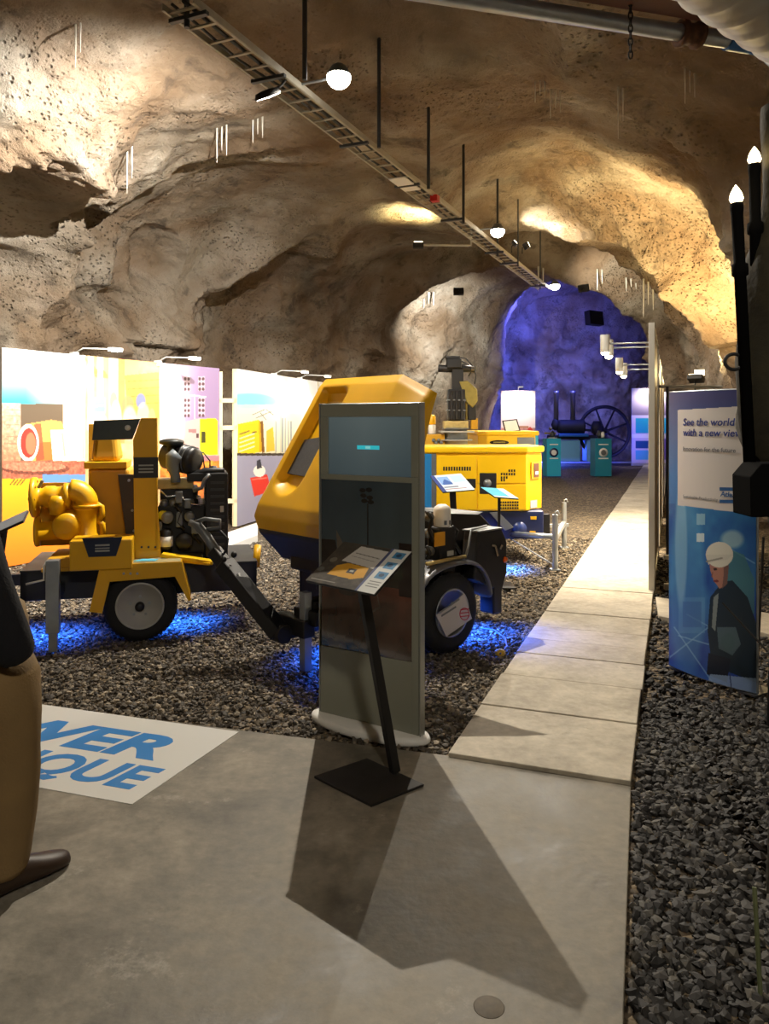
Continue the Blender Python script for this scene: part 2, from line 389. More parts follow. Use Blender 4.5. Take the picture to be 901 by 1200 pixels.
# vertex normals of the whole grid, so the joints between wall and roof do not show
dU = np.gradient(P2, axis=1); dV = np.gradient(P2, axis=0); NN = np.cross(dU, dV); NN /= np.linalg.norm(NN, axis=-1, keepdims=True)
inward = (NN*(C-P2)).sum(-1, keepdims=True); NN = NN*np.sign(inward.mean())
fl = inward.mean() < 0
a1, a2 = int(NA*.30), int(NA*.70)
grid_mesh('wall_right', P2[:, :a1+1], ROCK, 'structure', fl, NN[:, :a1+1])
grid_mesh('ceiling', P2[:, a1:a2+1], ROCK, 'structure', fl, NN[:, a1:a2+1])
grid_mesh('wall_left', P2[:, a2:], ROCK, 'structure', fl, NN[:, a2:])
# end wall: from the last ring to its middle
def endwall(name, ring, yb, rough, y0):
    t = np.linspace(0, 1, 70)[:, None, None]; c = np.array([ring[:, 0].mean(), y0, -.3])
    G = ring[None]*(1-t)+c*t; G[..., 1] = y0
    d = (np.abs(noise3(G, .5, 41))*1.6+noise3(G, 1.6, 42)*.3+noise3(G, 5, 43)*.1)*rough
    G[..., 1] += np.where(t[..., 0] > 0, 1, 0)*yb*d*np.minimum(1, t[..., 0]*8); return grid_mesh(name, G, ROCK, 'structure')
endwall('wall_back', P2[-1], 1, .8, ys[-1])
endwall('wall_front', P2[0], -1, .6, ys[0])

# ================================================================ ground
def world_grid(name, x0, x1, y0, y1, st, zf, m, kind):
    xs, yy = np.arange(x0, x1+st, st), np.arange(y0, y1+st, st); Xg, Yq = np.meshgrid(xs, yy)
    return grid_mesh(name, np.stack([Xg, Yq, zf(Xg, Yq)], -1), m, kind)
def gravel_material(name, dark, mid, light, sc):
    m = bpy.data.materials.new(name); m.use_nodes = True; nt = m.node_tree; b = nt.nodes['Principled BSDF']; b.inputs['Roughness'].default_value = .8
    b.inputs['Specular IOR Level'].default_value = .3
    tc = nt.nodes.new('ShaderNodeTexCoord'); v = nt.nodes.new('ShaderNodeTexVoronoi'); v.inputs['Scale'].default_value = sc
    nt.links.new(tc.outputs['Object'], v.inputs['Vector'])
    bw = nt.nodes.new('ShaderNodeSeparateColor'); nt.links.new(v.outputs['Color'], bw.inputs[0])
    r = nt.nodes.new('ShaderNodeValToRGB'); e = r.color_ramp.elements; e[0].color = (*dark, 1); e[1].color = (*light, 1); x = e.new(.6); x.color = (*mid, 1)
    nt.links.new(bw.outputs[0], r.inputs[0]); nt.links.new(r.outputs[0], b.inputs['Base Color'])
    bp = nt.nodes.new('ShaderNodeBump'); bp.inputs['Strength'].default_value = 1; bp.inputs['Distance'].default_value = .03; bp.invert = True
    nt.links.new(v.outputs['Distance'], bp.inputs['Height']); nt.links.new(bp.outputs[0], b.inputs['Normal']); return m
def stone_material(name, dark, mid, light):
    m = bpy.data.materials.new(name); m.use_nodes = True; nt = m.node_tree; b = nt.nodes['Principled BSDF']; b.inputs['Roughness'].default_value = .7
    g = nt.nodes.new('ShaderNodeNewGeometry'); r = nt.nodes.new('ShaderNodeValToRGB'); e = r.color_ramp.elements
    e[0].color = (*dark, 1); e[1].color = (*light, 1); x = e.new(.7); x.color = (*mid, 1)
    nt.links.new(g.outputs['Random Per Island'], r.inputs[0]); nt.links.new(r.outputs[0], b.inputs['Base Color']); return m
GRM = gravel_material('gravel_bed', rgb(48, 42, 34), rgb(92, 80, 64), rgb(140, 124, 100), 34)
STM = stone_material('crushed_stone', rgb(46, 42, 37), rgb(98, 89, 76), rgb(158, 145, 124))
STR = stone_material('dark_crushed_stone', rgb(30, 29, 28), rgb(54, 52, 50), rgb(92, 88, 80))
zg = lambda x, y: -.045+.02*fbm2(x*3, y*3, 4, 5)+.02*fbm2(x*.6+9, y*.6, 2, 8)
gb = world_grid('gravel_bed', -6.6, 14, 1.2, 35, .08, zg, GRM, 'structure')
gb.name = 'floor_gravel'
DX, DY = Vector((.3512, .9363, 0)), Vector((.9363, -.3512, 0))     # along the tunnel, across it
WA, WB = -1.035, -.175                                              # edges of the walkway (across)
def tl(x, y): return x*DY.x+y*DY.y, x*DX.x+y*DX.y                    # (across, along)
# stones as one uncountable mass each side of the walkway
ico = bmesh.new(); bmesh.ops.create_icosphere(ico, subdivisions=1, radius=1)
IV = np.array([v.co[:] for v in ico.verts]); IF = np.array([[v.index for v in f.verts] for f in ico.faces]); ico.free()
def stones(name, label, pts, r0, r1, m):
    n = len(pts); sc = rng.uniform(.55, 1.25, (n, 1, 3))*rng.uniform(r0, r1, (n, 1, 1)); sc[..., 2] *= .7
    V = IV[None]*(1+rng.uniform(-.38, .38, (n, len(IV), 1)))*sc
    a = rng.uniform(0, 2*pi, n); b_ = rng.uniform(-.6, .6, n)
    c, s_ = np.cos(a)[:, None], np.sin(a)[:, None]; c2, s2 = np.cos(b_)[:, None], np.sin(b_)[:, None]
    x, y, z = V[..., 0], V[..., 1], V[..., 2]; x, z = x*c2-z*s2, x*s2+z*c2; x, y = x*c-y*s_, x*s_+y*c
    W = np.stack([x, y, z], -1)+pts[:, None]
    Fc = (IF[None]+(np.arange(n)*len(IV))[:, None, None]).reshape(-1, 3)
    me = bpy.data.meshes.new(name); me.vertices.add(n*len(IV)); me.vertices.foreach_set('co', W.astype(np.float32).ravel())
    me.loops.add(Fc.size); me.loops.foreach_set('vertex_index', Fc.astype(np.int32).ravel())
    me.polygons.add(len(Fc)); me.polygons.foreach_set('loop_start', np.arange(0, Fc.size, 3, dtype=np.int32)); me.polygons.foreach_set('use_smooth', np.zeros(len(Fc), bool)); me.update(calc_edges=True)
    me.materials.append(m); o = bpy.data.objects.new(name, me); COL.objects.link(o); return tag(o, label, 'gravel', kind='stuff')
SLAB = [gnd(-420, 765), gnd(40, 826), gnd(280, 858), gnd(520, 885)]
P0s, P1s = Vector((-2.05, 4.49, 0)), Vector((.307, 3.81, 0)); ed = (P1s-P0s)
def slab_y(x): return P1s.y+(x-P1s.x)*ed.y/ed.x                      # far edge of the concrete slab
def scat(n, x0, x1, y0, y1, side):
    x = rng.uniform(x0, x1, n); y = rng.uniform(y0, y1, n); t, s_ = tl(x, y)
    if side > 0: ok = (x > .655+(y-2.1)*.336+.02) if False else ((t > WB+.02) | (s_ < 3.7)) & (x > .66+(y-2.1)*.336+.015)
    else: ok = (t < WA-.01) & (y > slab_y(x)+.015)
    z = zg(x, y)+rng.uniform(-.004, .02, n); p = np.stack([x, y, z], -1)[ok]
    u = 450.5+p[:, 0]/p[:, 1]*F; return p[(u > -60) & (u < 960)]
stones('gravel', 'coarse dark crushed stone right of the concrete walkway around the banner', np.concatenate([scat(26000, .5, 3.6, 1.5, 4.6, 1), scat(9000, 1.2, 4.6, 4.6, 9.5, 1)]), .012, .027, STR)
stones('gravel', 'grey-brown crushed stone under and around the yellow machines', np.concatenate([scat(30000, -4.2, 1.6, 3.6, 6.6, -1), scat(24000, -4.6, 3, 6.6, 11, -1)]), .009, .021, STM)

def concrete(name, a, b_, c, wet=True):
    m = bpy.data.materials.new(name); m.use_nodes = True; nt = m.node_tree; bs = nt.nodes['Principled BSDF']
    tc = nt.nodes.new('ShaderNodeTexCoord')
    n1 = nt.nodes.new('ShaderNodeTexNoise'); n1.inputs['Scale'].default_value = 2.2; n1.inputs['Detail'].default_value = 12; n1.inputs['Roughness'].default_value = .7; n1.inputs['Distortion'].default_value = .15
    n2 = nt.nodes.new('ShaderNodeTexNoise'); n2.inputs['Scale'].default_value = 22; n2.inputs['Detail'].default_value = 8
    for n in (n1, n2): nt.links.new(tc.outputs['Object'], n.inputs['Vector'])
    r = nt.nodes.new('ShaderNodeValToRGB'); e = r.color_ramp.elements; e[0].position = .34; e[0].color = (*a, 1); e[1].position = .68; e[1].color = (*c, 1); x = e.new(.5); x.color = (*b_, 1)
    nt.links.new(n1.outputs['Fac'], r.inputs[0])
    mr = nt.nodes.new('ShaderNodeMapRange'); mr.inputs[1].default_value = .3; mr.inputs[2].default_value = .7; mr.inputs[3].default_value = .86; mr.inputs[4].default_value = 1.1
    nt.links.new(n2.outputs['Fac'], mr.inputs[0]); vm = nt.nodes.new('ShaderNodeVectorMath'); vm.operation = 'SCALE'
    nt.links.new(r.outputs[0], vm.inputs[0]); nt.links.new(mr.outputs[0], vm.inputs['Scale'])
    src = vm.outputs[0]
    for sc_, lo, hi, cc, am in ((3.1, .60, .72, rgb(196, 190, 176), .5), (4.6, .60, .70, rgb(60, 57, 48), .45)):
        n3 = nt.nodes.new('ShaderNodeTexNoise'); n3.inputs['Scale'].default_value = sc_; n3.inputs['Detail'].default_value = 14; n3.inputs['Roughness'].default_value = .75
        mp = nt.nodes.new('ShaderNodeMapping'); mp.inputs['Location'].default_value = (sc_*3, 2, 1); nt.links.new(tc.outputs['Object'], mp.inputs[0]); nt.links.new(mp.outputs[0], n3.inputs['Vector'])
        m3 = nt.nodes.new('ShaderNodeMapRange'); m3.inputs[1].default_value = lo; m3.inputs[2].default_value = hi; m3.inputs[4].default_value = am; nt.links.new(n3.outputs['Fac'], m3.inputs[0])
        x3 = nt.nodes.new('ShaderNodeMix'); x3.data_type = 'RGBA'; x3.inputs[7].default_value = (*cc, 1); nt.links.new(m3.outputs[0], x3.inputs[0]); nt.links.new(src, x3.inputs[6]); src = x3.outputs[2]
    nt.links.new(src, bs.inputs['Base Color'])
    rr = nt.nodes.new('ShaderNodeMapRange'); rr.inputs[1].default_value = .3; rr.inputs[2].default_value = .7; rr.inputs[3].default_value = .42 if wet else .7; rr.inputs[4].default_value = .8
    nt.links.new(n1.outputs['Fac'], rr.inputs[0]); nt.links.new(rr.outputs[0], bs.inputs['Roughness'])
    bp = nt.nodes.new('ShaderNodeBump'); bp.inputs['Strength'].default_value = .25; bp.inputs['Distance'].default_value = .01
    nt.links.new(n2.outputs['Fac'], bp.inputs['Height']); nt.links.new(bp.outputs[0], bs.inputs['Normal']); return m
CON = concrete('floor_concrete', rgb(82, 78, 68), rgb(121, 115, 102), rgb(154, 146, 131))
CON2 = concrete('walkway_concrete', rgb(150, 142, 126), rgb(176, 167, 150), rgb(196, 188, 170), False)
e2 = Vector((-8.5, 0, 0)); e2.y = slab_y(-8.5)
rr0 = Vector((.655, 2.106, 0)); rdir = Vector((.336, 1, 0))
fr = Vector((1.19, 0, 0)); fr.y = (rr0.y+(1.19-rr0.x)/.336)
s_far = Vector((1.19, slab_y(1.19), 0))
fl_ = MB().prism([(-6.2, slab_y(-6.2), -.12), (1.13, slab_y(1.13), -.12), (rr0.x+rdir.x*1.44, rr0.y+1.44, -.12), tuple(rr0+rdir*-5.5+Vector((0,0,-.12))), (-6.2, -3.4, -.12)], (0, 0, .12))
o = fl_.build('floor', CON, bevel=.004); o['kind'] = 'structure'
# walkway of cast slabs laid end to end, thin gaps between them
wk = MB(); a0 = P1s.dot(DX)
s_edges = [a0-.02]
for v in (843, 803, 775, 757, 741, 722, 706, 692): g = gnd(700, v); s_edges.append(g.dot(DX)-.05)
st = s_edges[-1]
while st < 34: st += 1.35; s_edges.append(st)
for i in range(len(s_edges)-1):
    s0, s1 = s_edges[i]+.004, s_edges[i+1]-.004; dz = rng.uniform(-.003, .003); q = rng.uniform(-.006, .006)
    top = .022+dz
    pts = [DX*s0+DY*(WA+q), DX*s0+DY*(WB+q), DX*s1+DY*(WB+q), DX*s1+DY*(WA+q)]
    wk.prism([(p.x, p.y, -.06) for p in pts], (0, 0, .06+top))
o = wk.build('floor_walkway', CON2, bevel=.006); o['kind'] = 'structure'
# pale timber edging where the gravel meets the walkway on the far right, a kerb line across the end chamber
o = MB().box((5.2, 31.35, -.02), (12.5, 31.5, .05)).build('trim_1', LGY); o['kind'] = 'structure'
sb = MB()
for a_, b_ in (((762, 693), (835, 703)),):
    g0, g1 = gnd(768, 702), gnd(905, 722); 
    for kx in range(3):
        p = g0+(g1-g0)*(kx/3.0)
        q = g0+(g1-g0)*((kx+.97)/3.0); dn = Vector((-.3, -.95, 0))*.75
        sb.prism([tuple(p+Vector((0,0,-.05))), tuple(q+Vector((0,0,-.05))), tuple(q+dn+Vector((0,0,-.05))), tuple(p+dn+Vector((0,0,-.05)))], (0,0,.072))
o = sb.build('floor_side_path', CON2, bevel=.006); o['kind'] = 'structure'
# cast iron-like stain disc and small drain on the slab
# ================================================================ ladder rack, lamps, pipes under the roof
BULB = mat('lamp_glow', (1, 1, 1), .4, emit=(1, .95, .85), es=30)
BULBW = mat('warm_lamp_glow', (1, 1, 1), .4, emit=(1, .85, .6), es=14)
LA, LB = at(208, -6, 5.62), at(637, 341, 17.6)
LA.z = LB.z = 4.72
ld = (LB-LA); ll = ld.length; ldn = ld.normalized(); lz = math.atan2(ldn.y, ldn.x)
ZN = mat('ladder_zinc', rgb(168, 162, 146), .45, .15, noise=.15, nscale=10)
r_ = thing('cable_ladder', 'long galvanised cable ladder hanging from the rock roof', 'cable ladder', tuple(LA), lz)
W2 = .14
for s_ in (-1, 1):
    MB().box((0, s_*W2-.006, -.03), (ll, s_*W2+.006, .03)).box((0, s_*W2-.02 if s_ > 0 else s_*W2, -.033), (ll, s_*W2 if s_ > 0 else s_*W2+.02, -.028)).build('side_rail', ZN, r_, .002)
r0 = MB().box((0, -W2, -.02), (.028, W2, -.006)).build('rung', ZN, r_)
n = int(ll/.25)
for i in range(n):
    c = r0 if i == 0 else r0.copy()
    if i: COL.objects.link(c); c.parent = r_
    c.location = (.06+i*.25, 0, 0)
def rod(u, v0, v1, nm='hanger_rod', thick=.012, br=True):
    Y = (LA.z-CZ)*F/(HZ-(v0+v1)/2)
    x = ll*.5
    p = at(u, (v0+v1)/2, Y); q = r_.matrix_basis.inverted() @ Vector((p.x, p.y, LA.z))
    h, hl = SC.ray_cast(bpy.context.evaluated_depsgraph_get(), r_.matrix_basis @ Vector((q.x, q.y, .2)), Vector((0,0,1)))[:2]
    top = (hl.z-LA.z+.05) if h else 1.1; m_ = MB().cyl((q.x, q.y, -.12), (q.x, q.y, top), thick, n=8)
    if br: m_.box((q.x-.02, -W2-.03, -.06), (q.x+.02, W2+.03, -.03))
    m_.build(nm, DG, r_)
    for k in range(7): pass
bpy.context.view_layer.update()
for u, v0, v1 in ((219, 0, 28), (357, 20, 135), (444, 125, 195), (502, 170, 250), (543, 225, 280), (583, 265, 320), (607, 290, 320), (633, 320, 345)):
    rod(u, v0, v1, thick=.022 if u < 600 else .014)
# a plate, a red box and cable brackets on the ladder
q = r_.matrix_basis.inverted() @ at(480, 212, (LA.z-CZ)*F/(HZ-212)); MB().box((q.x-.3, -.1, -.05), (q.x+.25, .12, -.035)).build('cable_plate', WH, r_)
q = r_.matrix_basis.inverted() @ at(497, 229, (LA.z-CZ)*F/(HZ-229)); MB().box((q.x-.05, -.2, -.1), (q.x+.05, -.1, -.02)).build('junction_box', RED, r_)
tag(LAST.o, 'small red junction box')
MB().tube([(x, .03*sin(x*2.1)+.05, -.0+.012*sin(x*5)) for x in np.arange(0, ll, .3)], .012, 6).tube([(x, -.05+.02*sin(x*1.3), .005) for x in np.arange(0, ll, .3)], .016, 6).build('cable_run', FAB, r_)
def globe_lamp(u, v, Y, r, label, power, col, aim=None):
    c = at(u, v, Y); t = thing('hanging_lamp', label, 'lamp', tuple(c), 0, 'bright round lamps beside the cable ladder')
    MB().lathe([(r*.35, r*1.1), (r*.6, r*.95), (r*1.02, r*.25), (r*1.0, r*.15), (.3*r, r*.5)], (0,0,0), (0,0,1), 24).build('lamp_housing', MG, t)
    MB().ball((0,0,0), r, 24, (1,1,.9)).build('lamp_glass', BULB, t)
    p = t.location; q = r_.matrix_basis.inverted() @ p
    e = r_.matrix_basis @ Vector((q.x, W2 if q.y > 0 else -W2, 0)); e = e-p
    MB().cyl((0,0,r), (0,0,e.z+.02), .012, n=8).cyl((0,0,e.z+.02), (e.x, e.y, e.z+.02), .012, n=8).build('bracket', GV, t)
    return c
globe_lamp(397, 91, 6.87, .108, 'largest and nearest bright round lamp hanging beside the ladder', 0, None)
globe_lamp(583, 271, 12.2, .11, 'second bright round lamp along the cable ladder', 0, None)
globe_lamp(650, 335, 17.4, .11, 'farthest small round lamp at the far end of the ladder', 0, None)
WL = (1, .90, .75)
def lamp_light(nm, u, v, Y, pw, col=WL, r=.014, dz=-.16):
    c = at(u, v, Y); return light(nm, 'SPOT', (c.x, c.y, c.z+dz), pw, col, r, aim=(c.x, c.y, 0), spot=172, blend=.35)
L1 = lamp_light('lamp_light', 397, 91, 6.87, 960, dz=-.115)
L2 = lamp_light('lamp_light', 583, 271, 12.2, 700)
L3 = lamp_light('lamp_light', 650, 335, 17.4, 600)
# small flood aimed at the left wall
fc = at(314, 112, 6.7); t = thing('floodlight', 'small oblong white floodlight under the near end of the cable ladder', 'floodlight', tuple(fc), R(14))
Mt = Matrix.Rotation(R(25), 4, 'X') @ Matrix.Rotation(R(20), 4, 'Y')
MB().lathe([(.02, .05), (.06, .04), (.075, 0), (.07, -.01)], (0,0,0), (0,0,1), 24).build('lamp_housing', BM, t)
LAST.o.scale = (1.7, .8, 1); LAST.o.rotation_euler = (R(20), R(-25), 0)
g_ = MB().lathe([(.001, -.008), (.068, -.012), (.001, -.02)], (0,0,0), (0,0,1), 24).build('lamp_glass', BULB, t); g_.scale = (1.7, .8, 1); g_.rotation_euler = (R(20), R(-25), 0)
MB().tube([(.05, 0, .05), (.12, .05, .12), (.2, .1, .25)], .014, 8).build('bracket', BM, t)
light('flood_beam', 'SPOT', tuple(fc+Vector((0, 0, -.06))), 2900, (1, .96, .9), .02, aim=(-4.7, 9.6, 2.2), spot=140, blend=.9)
# lamp on a horizontal arm that washes the roof
pa, pb = at(490, 287, 14.6), at(552, 288, 14.8)
t = thing('arm_floodlight', 'thin arm with dark floodlight left of the cable ladder, lighting the roof', 'floodlight', tuple(pa), 0)
MB().cyl((0,0,0), tuple(pb-pa), .022, n=8).cyl(tuple(pb-pa), tuple(pb-pa+Vector((0,0,.45))), .02, n=8).build('arm', LGY, t)
MB().box((-.1, -.07, -.06), (.1, .07, .04)).build('lamp_housing', BM, t, .008)
MB().box((-.08, -.055, .04), (.08, .055, .052)).build('lamp_glass', BULBW, t)
light('roof_wash', 'SPOT', tuple(pa+Vector((0, 0, .12))), 420, (1, .86, .45), .05, aim=tuple(pa+Vector((-.1, .1, 1))), spot=120, blend=1)
def wash(nm, p, aim, pw, col, spot=100, label=None, sz=.13, r=.06):
    """a box floodlight with its own beam"""
    p = Vector(p); d = (Vector(aim)-p).normalized(); t = thing('box_floodlight', label, 'floodlight', tuple(p), 0)
    Mx = (-d).to_track_quat('Z', 'Y').to_matrix().to_4x4()
    MB().box((-sz, -sz*.7, 0), (sz, sz*.7, sz*.7), Mx).build('lamp_housing', BM, t, .006)
    MB().box((-sz*.9, -sz*.6, -.008), (sz*.9, sz*.6, 0), Mx).build('lamp_glass', mat('glow_'+nm, (1,1,1), emit=col, es=8), t)
    MB().tube([tuple(-d*sz*.7), tuple(-d*sz*1.3), tuple(-d*sz*1.3+Vector((0,0,-.12)))], .01, 6).build('bracket', BM, t)
    light('beam', 'SPOT', tuple(p+d*.04), pw, col, r, aim=aim, spot=spot, blend=.8); return t
# ---- uplights and washes (positions hidden by rock ribs and panels in the photo)
bpy.context.view_layer.update()
def cast(u, v):
    h, p, n = SC.ray_cast(bpy.context.evaluated_depsgraph_get(), Vector((0,0,CZ)), Vector(((u-450.5)/F, 1, -(v-HZ)/F)).normalized())[:3]
    if not h: p, n = at(u, v, 20), Vector((0, -1, 0))
    return p, (n if n.y < 0 else -n)
c1_, n1_ = cast(645, 266)
c5_, n5_ = cast(618, 255)
wash('streak', tuple(c5_+n5_*.3+Vector((-.1, .1, -.2))), tuple(c5_+Vector((.25, 0, 0))), 130, (1, .9, .68), 80, 'small box floodlight right beside the second lamp under the rock roof', .08)
wash('streak', tuple(c1_+n1_*.35+Vector((-.3, .1, -.15))), tuple(c1_+Vector((.3, 0, .0))), 190, (1, .9, .68), 75, 'box floodlight tucked up against the rock roof past the second lamp', .09)
c2_, n2_ = cast(838, 432)
wash('right_wall', tuple(c2_+Vector((-.42, -.2, -.1))), tuple(cast(822, 330)[0]), 600, (1, .74, .34), 125, 'box floodlight low behind the right panels, washing the right rock wall', .11)
wash('right_wall', (4.75, 11.7, 2.35), (5.5, 12.6, 4.8), 2300, (1, .74, .36), 125, 'box floodlight higher behind the right panels, lighting the warm rock arch', .11)
c3_ = cast(520, 400)[0]
wash('pale_left', (1.9, c3_.y-3.6, 5.0), tuple(c3_), 1500, (1, .97, .9), 80, 'box floodlight turned to the pale rock left of the chamber')
c4_ = cast(700, 325)[0]
wash('ledge', tuple(c4_+Vector((-.6, -1.0, -.45))), tuple(c4_+Vector((.3,0,0))), 150, (1, .95, .82), 110, 'box floodlight below the pale rock ledge ahead of the chamber')
# ---- blue flood of the end chamber
bp_ = at(693, 374, 26.4)
t = wash('blue', tuple(bp_), (4.4, 30.5, 4.6), 4600, (.10, .12, 1), 150, 'black box floodlight throwing blue light onto the chamber rock', .34)
light('blue_fill', 'SPOT', (9.0, 27.2, .5), 220, (.12, .12, 1), .3, aim=(8.5, 33, 3), spot=110, blend=1)
light('blue_fill', 'POINT', (6.5, 30.5, .5), 260, (.05, .12, 1), .2)

# ---- duct, pipes and beam at the upper right
dc, dd = Vector((1.80, 4.0, 4.02)), Vector((.77, .64, 0)).normalized()
t = thing('ventilation_duct', 'wide pale grey ventilation duct with spiral ribs, high at the right edge', 'duct', tuple(dc), math.atan2(dd.y, dd.x))
prof = []
for i in range(140):
    s_ = -2.2+i*.035; prof.append((.25+(.014 if i % 6 == 0 else 0), s_))
MB().lathe(prof, (0,0,0), (1,0,.0), 40).build('duct_body', LGY, t)
MB().lathe([(.262, -.03), (.268, 0), (.262, .03), (.25, .03), (.25, -.03)], (.9,0,0), (1,0,0), 40).build('joint_collar', GV, t)
pz = 4.3; p1, p2 = Vector((.3, 4.75, pz)), Vector((3.3, 5.58, pz))
d_ = (p2-p1).normalized(); p1 = p1-d_*1.6
t = thing('ceiling_pipe', 'long straight grey pipe with a pale underside crossing below the roof', 'pipe', tuple(p1), math.atan2(d_.y, d_.x))
L_ = (p2-p1).length
MB().cyl((0,0,0), (L_,0,0), .055, n=20).build('pipe_body', GV, t)
bx = 3.75
MB().cyl((bx,0,0), (bx+.28,0,0), .068, n=20).build('joint_sleeve', mat('blue_paint', rgb(30, 90, 150), .4), t); tag(LAST.o, 'blue joint sleeve')
MB().lathe([(.06,-.08),(.09,-.08),(.09,-.05),(.07,-.05),(.07,.05),(.09,.05),(.09,.08),(.06,.08)], (bx-.3,0,0), (1,0,0), 20).build('coupling', mat('rusty_iron', rgb(90, 60, 40), .7, .3, noise=.3, nscale=30), t)
t = thing('steel_beam', 'rust-brown steel beam above the grey ceiling pipe', 'beam', tuple(p1+Vector((.12, -.16, .14))), math.atan2(d_.y, d_.x))
RU = mat('rust_brown_paint', rgb(92, 52, 36), .6, noise=.25, nscale=6)
MB().box((0, -.09, -.1), (L_, .09, -.085)).box((0, -.006, -.085), (L_, .006, .085)).box((0, -.09, .085), (L_, .09, .1)).build('beam_body', RU, t, .003)
MB().cyl((0, -.2, .03), (L_, -.2, .03), .03, n=12).build('conduit', CR, t)
pc = at(733, 20, 5.05)
t = thing('hanging_chain', 'short dark chain hanging past the ceiling pipe', 'chain', (pc.x, pc.y-.1, 0))
ch = MB()
for i in range(16):
    c = Vector((0, 0, 4.02+i*.042)); a = (i % 2)*pi/2; xa = Vector((cos(a), sin(a), 0))
    ch.tube([c+xa*cos(th)*.013+Vector((0,0,sin(th)*.028)) for th in np.linspace(0, 2*pi, 12, endpoint=False)], .005, 6, True)
ch.build('chain_links', BM, t)
# ---- lime drips
LIME = mat('lime_deposit', rgb(225, 220, 205), .6)
drips = [(153, 175, 9.5, .55, 'pair of'), (258, 150, 9, .45, ''), (300, 140, 9, .3, ''), (93, 30, 7.5, .4, ''), (648, 105, 8.5, .35, ''), (630, 95, 8.5, .25, ''), (727, 105, 8.2, .5, ''), (805, 85, 7.6, .3, ''), (765, 35, 6.9, .18, ''),
         (703, 318, 21, .5, ''), (757, 330, 20.6, .8, ''), (737, 328, 20.8, .3, ''), (634, 315, 19.6, .6, ''), (500, 345, 21, .4, '')]
bpy.context.view_layer.update()
dgs = bpy.context.evaluated_depsgraph_get()
for i, (u, v, Y, L0, _) in enumerate(drips):
    d = Vector(((u-450.5)/F, 1, -(v-HZ)/F)).normalized(); hit, loc, nrm, ix, ob, mx = SC.ray_cast(dgs, Vector((0, 0, CZ)), d)
    if not hit or ob.name.split('.')[0] not in ('ceiling', 'wall_left', 'wall_right'): continue
    m_ = MB(); k_ = loc.y/9
    for j in range(2 if i % 3 == 0 else 3):
        ox = (j-.6)*.035*k_*1.6; ln = L0*(1, .65, .8)[j]
        m_.tube([(ox, 0, .06), (ox*1.0, 0, -ln*.4), (ox*1.02, 0, -ln)], [.013*k_, .008*k_, .003*k_], 6)
    o = m_.build('lime_drip', LIME); o.location = loc-Vector((0, .02, 0))
    tag(o, 'thin white lime drip hanging from the rock roof', 'lime drip', 'lime drips on the rock')

# unseen fill lamp added behind the viewer to brighten the kiosk front
t = thing('hanging_lamp', 'unseen round fill lamp added behind the viewer', 'lamp', (.6, -1.4, 4.4), 0)
MB().ball((0,0,0), .12, 20).build('lamp_glass', BULB, t); MB().cyl((0,0,.1), (0,0,.9), .012, n=8).build('bracket', GV, t)
light('lamp_light', 'SPOT', (.6, -1.4, 4.2), 340, WL, .15, aim=(.4, 1.5, 0), spot=130, blend=.8)
# ================================================================ floor sticker with lettering
q0, q1 = gnd(280, 858), gnd(155, 943)                     # right end of its far and near edges
ex = (Vector((-2.05, 4.49, 0))-q0).normalized()*-1; ex = Vector((.9515, -.3076, 0)); ey = (q0-q1).normalized()
ST = mat('sticker_white', rgb(205, 205, 200), .45); SB = mat('sticker_blue', rgb(30, 120, 190), .45)
t = thing('floor_sticker', 'large white floor sticker with blue lettering on the concrete floor', 'floor sticker', tuple(q1))
hh = (q0-q1).length; wl = 1.95
o = MB().prism([(0,0,0), tuple(ey*hh), tuple(ey*hh-ex*wl), tuple(-ex*wl)], (0,0,.0025)).build('sticker_sheet', ST, t)
def stxt(s, u0, v0, u1, v1, size, sx=1.0):                # baseline from one pixel to the other
    a, b = gnd(u0, v0, .003)-q1, gnd(u1, v1, .003)-q1; M = frame(tuple(a), b-a, ey)
    o = text('lettering', s, size, M, SB, t, .0006, 0, .012, 'RIGHT'); return o
M1 = frame(tuple(gnd(175, 889, .003)-q1), ex, ey) @ Matrix.Scale(1.36, 4, (1,0,0))
text('lettering', 'POWER', .36, M1, SB, t, .0006, .18, .014, 'RIGHT')
M2 = frame(tuple(gnd(153, 924, .003)-q1), ex, ey) @ Matrix.Scale(1.05, 4, (1,0,0))
text('lettering', 'TECHNIQUE', .30, M2, SB, t, .0006, .18, .01, 'RIGHT')

# ================================================================ free-standing display kiosk
KR, KL = Vector((.178, 3.94, 0)), Vector((-.36, 4.28, 0))
kx = (KR-KL).normalized(); kw = (KR-KL).length; kz = math.atan2(kx.y, kx.x); kc = (KR+KL)/2
LK = Loc(kc, kz); t = thing('display_kiosk', 'tall grey-green display kiosk with dark screen above a dark glass panel', 'kiosk', tuple(kc), kz)
KG = mat('kiosk_grey', rgb(138, 140, 126), .38, .1, noise=.05, nscale=3); KS = mat('kiosk_side', rgb(150, 152, 145), .35, .4)
def box_frame(m_, x0, x1, z0, z1, y0, y1, b):
    m_.box((x0, y0, z0), (x0+b, y1, z1)).box((x1-b, y0, z0), (x1, y1, z1)).box((x0+b, y0, z0), (x1-b, y1, z0+b)).box((x0+b, y0, z1-b), (x1-b, y1, z1))
H = 1.755; hw_ = kw/2
s0, s1 = LK.y(388, 484, 0), LK.y(486, 557, 0); g0, g1 = LK.y(377, 562, 0), LK.y(487, 784, 0)
zt0 = 1.27+.15
body = MB()
body.box((-hw_, .012, .03), (hw_, .05, H))
body.build('kiosk_body', KG, t, .006, 2)
sx0, sx1 = -hw_+.055, hw_-.05; sz1, sz0 = H-.075, 1.365
fz = MB(); b_ = .0
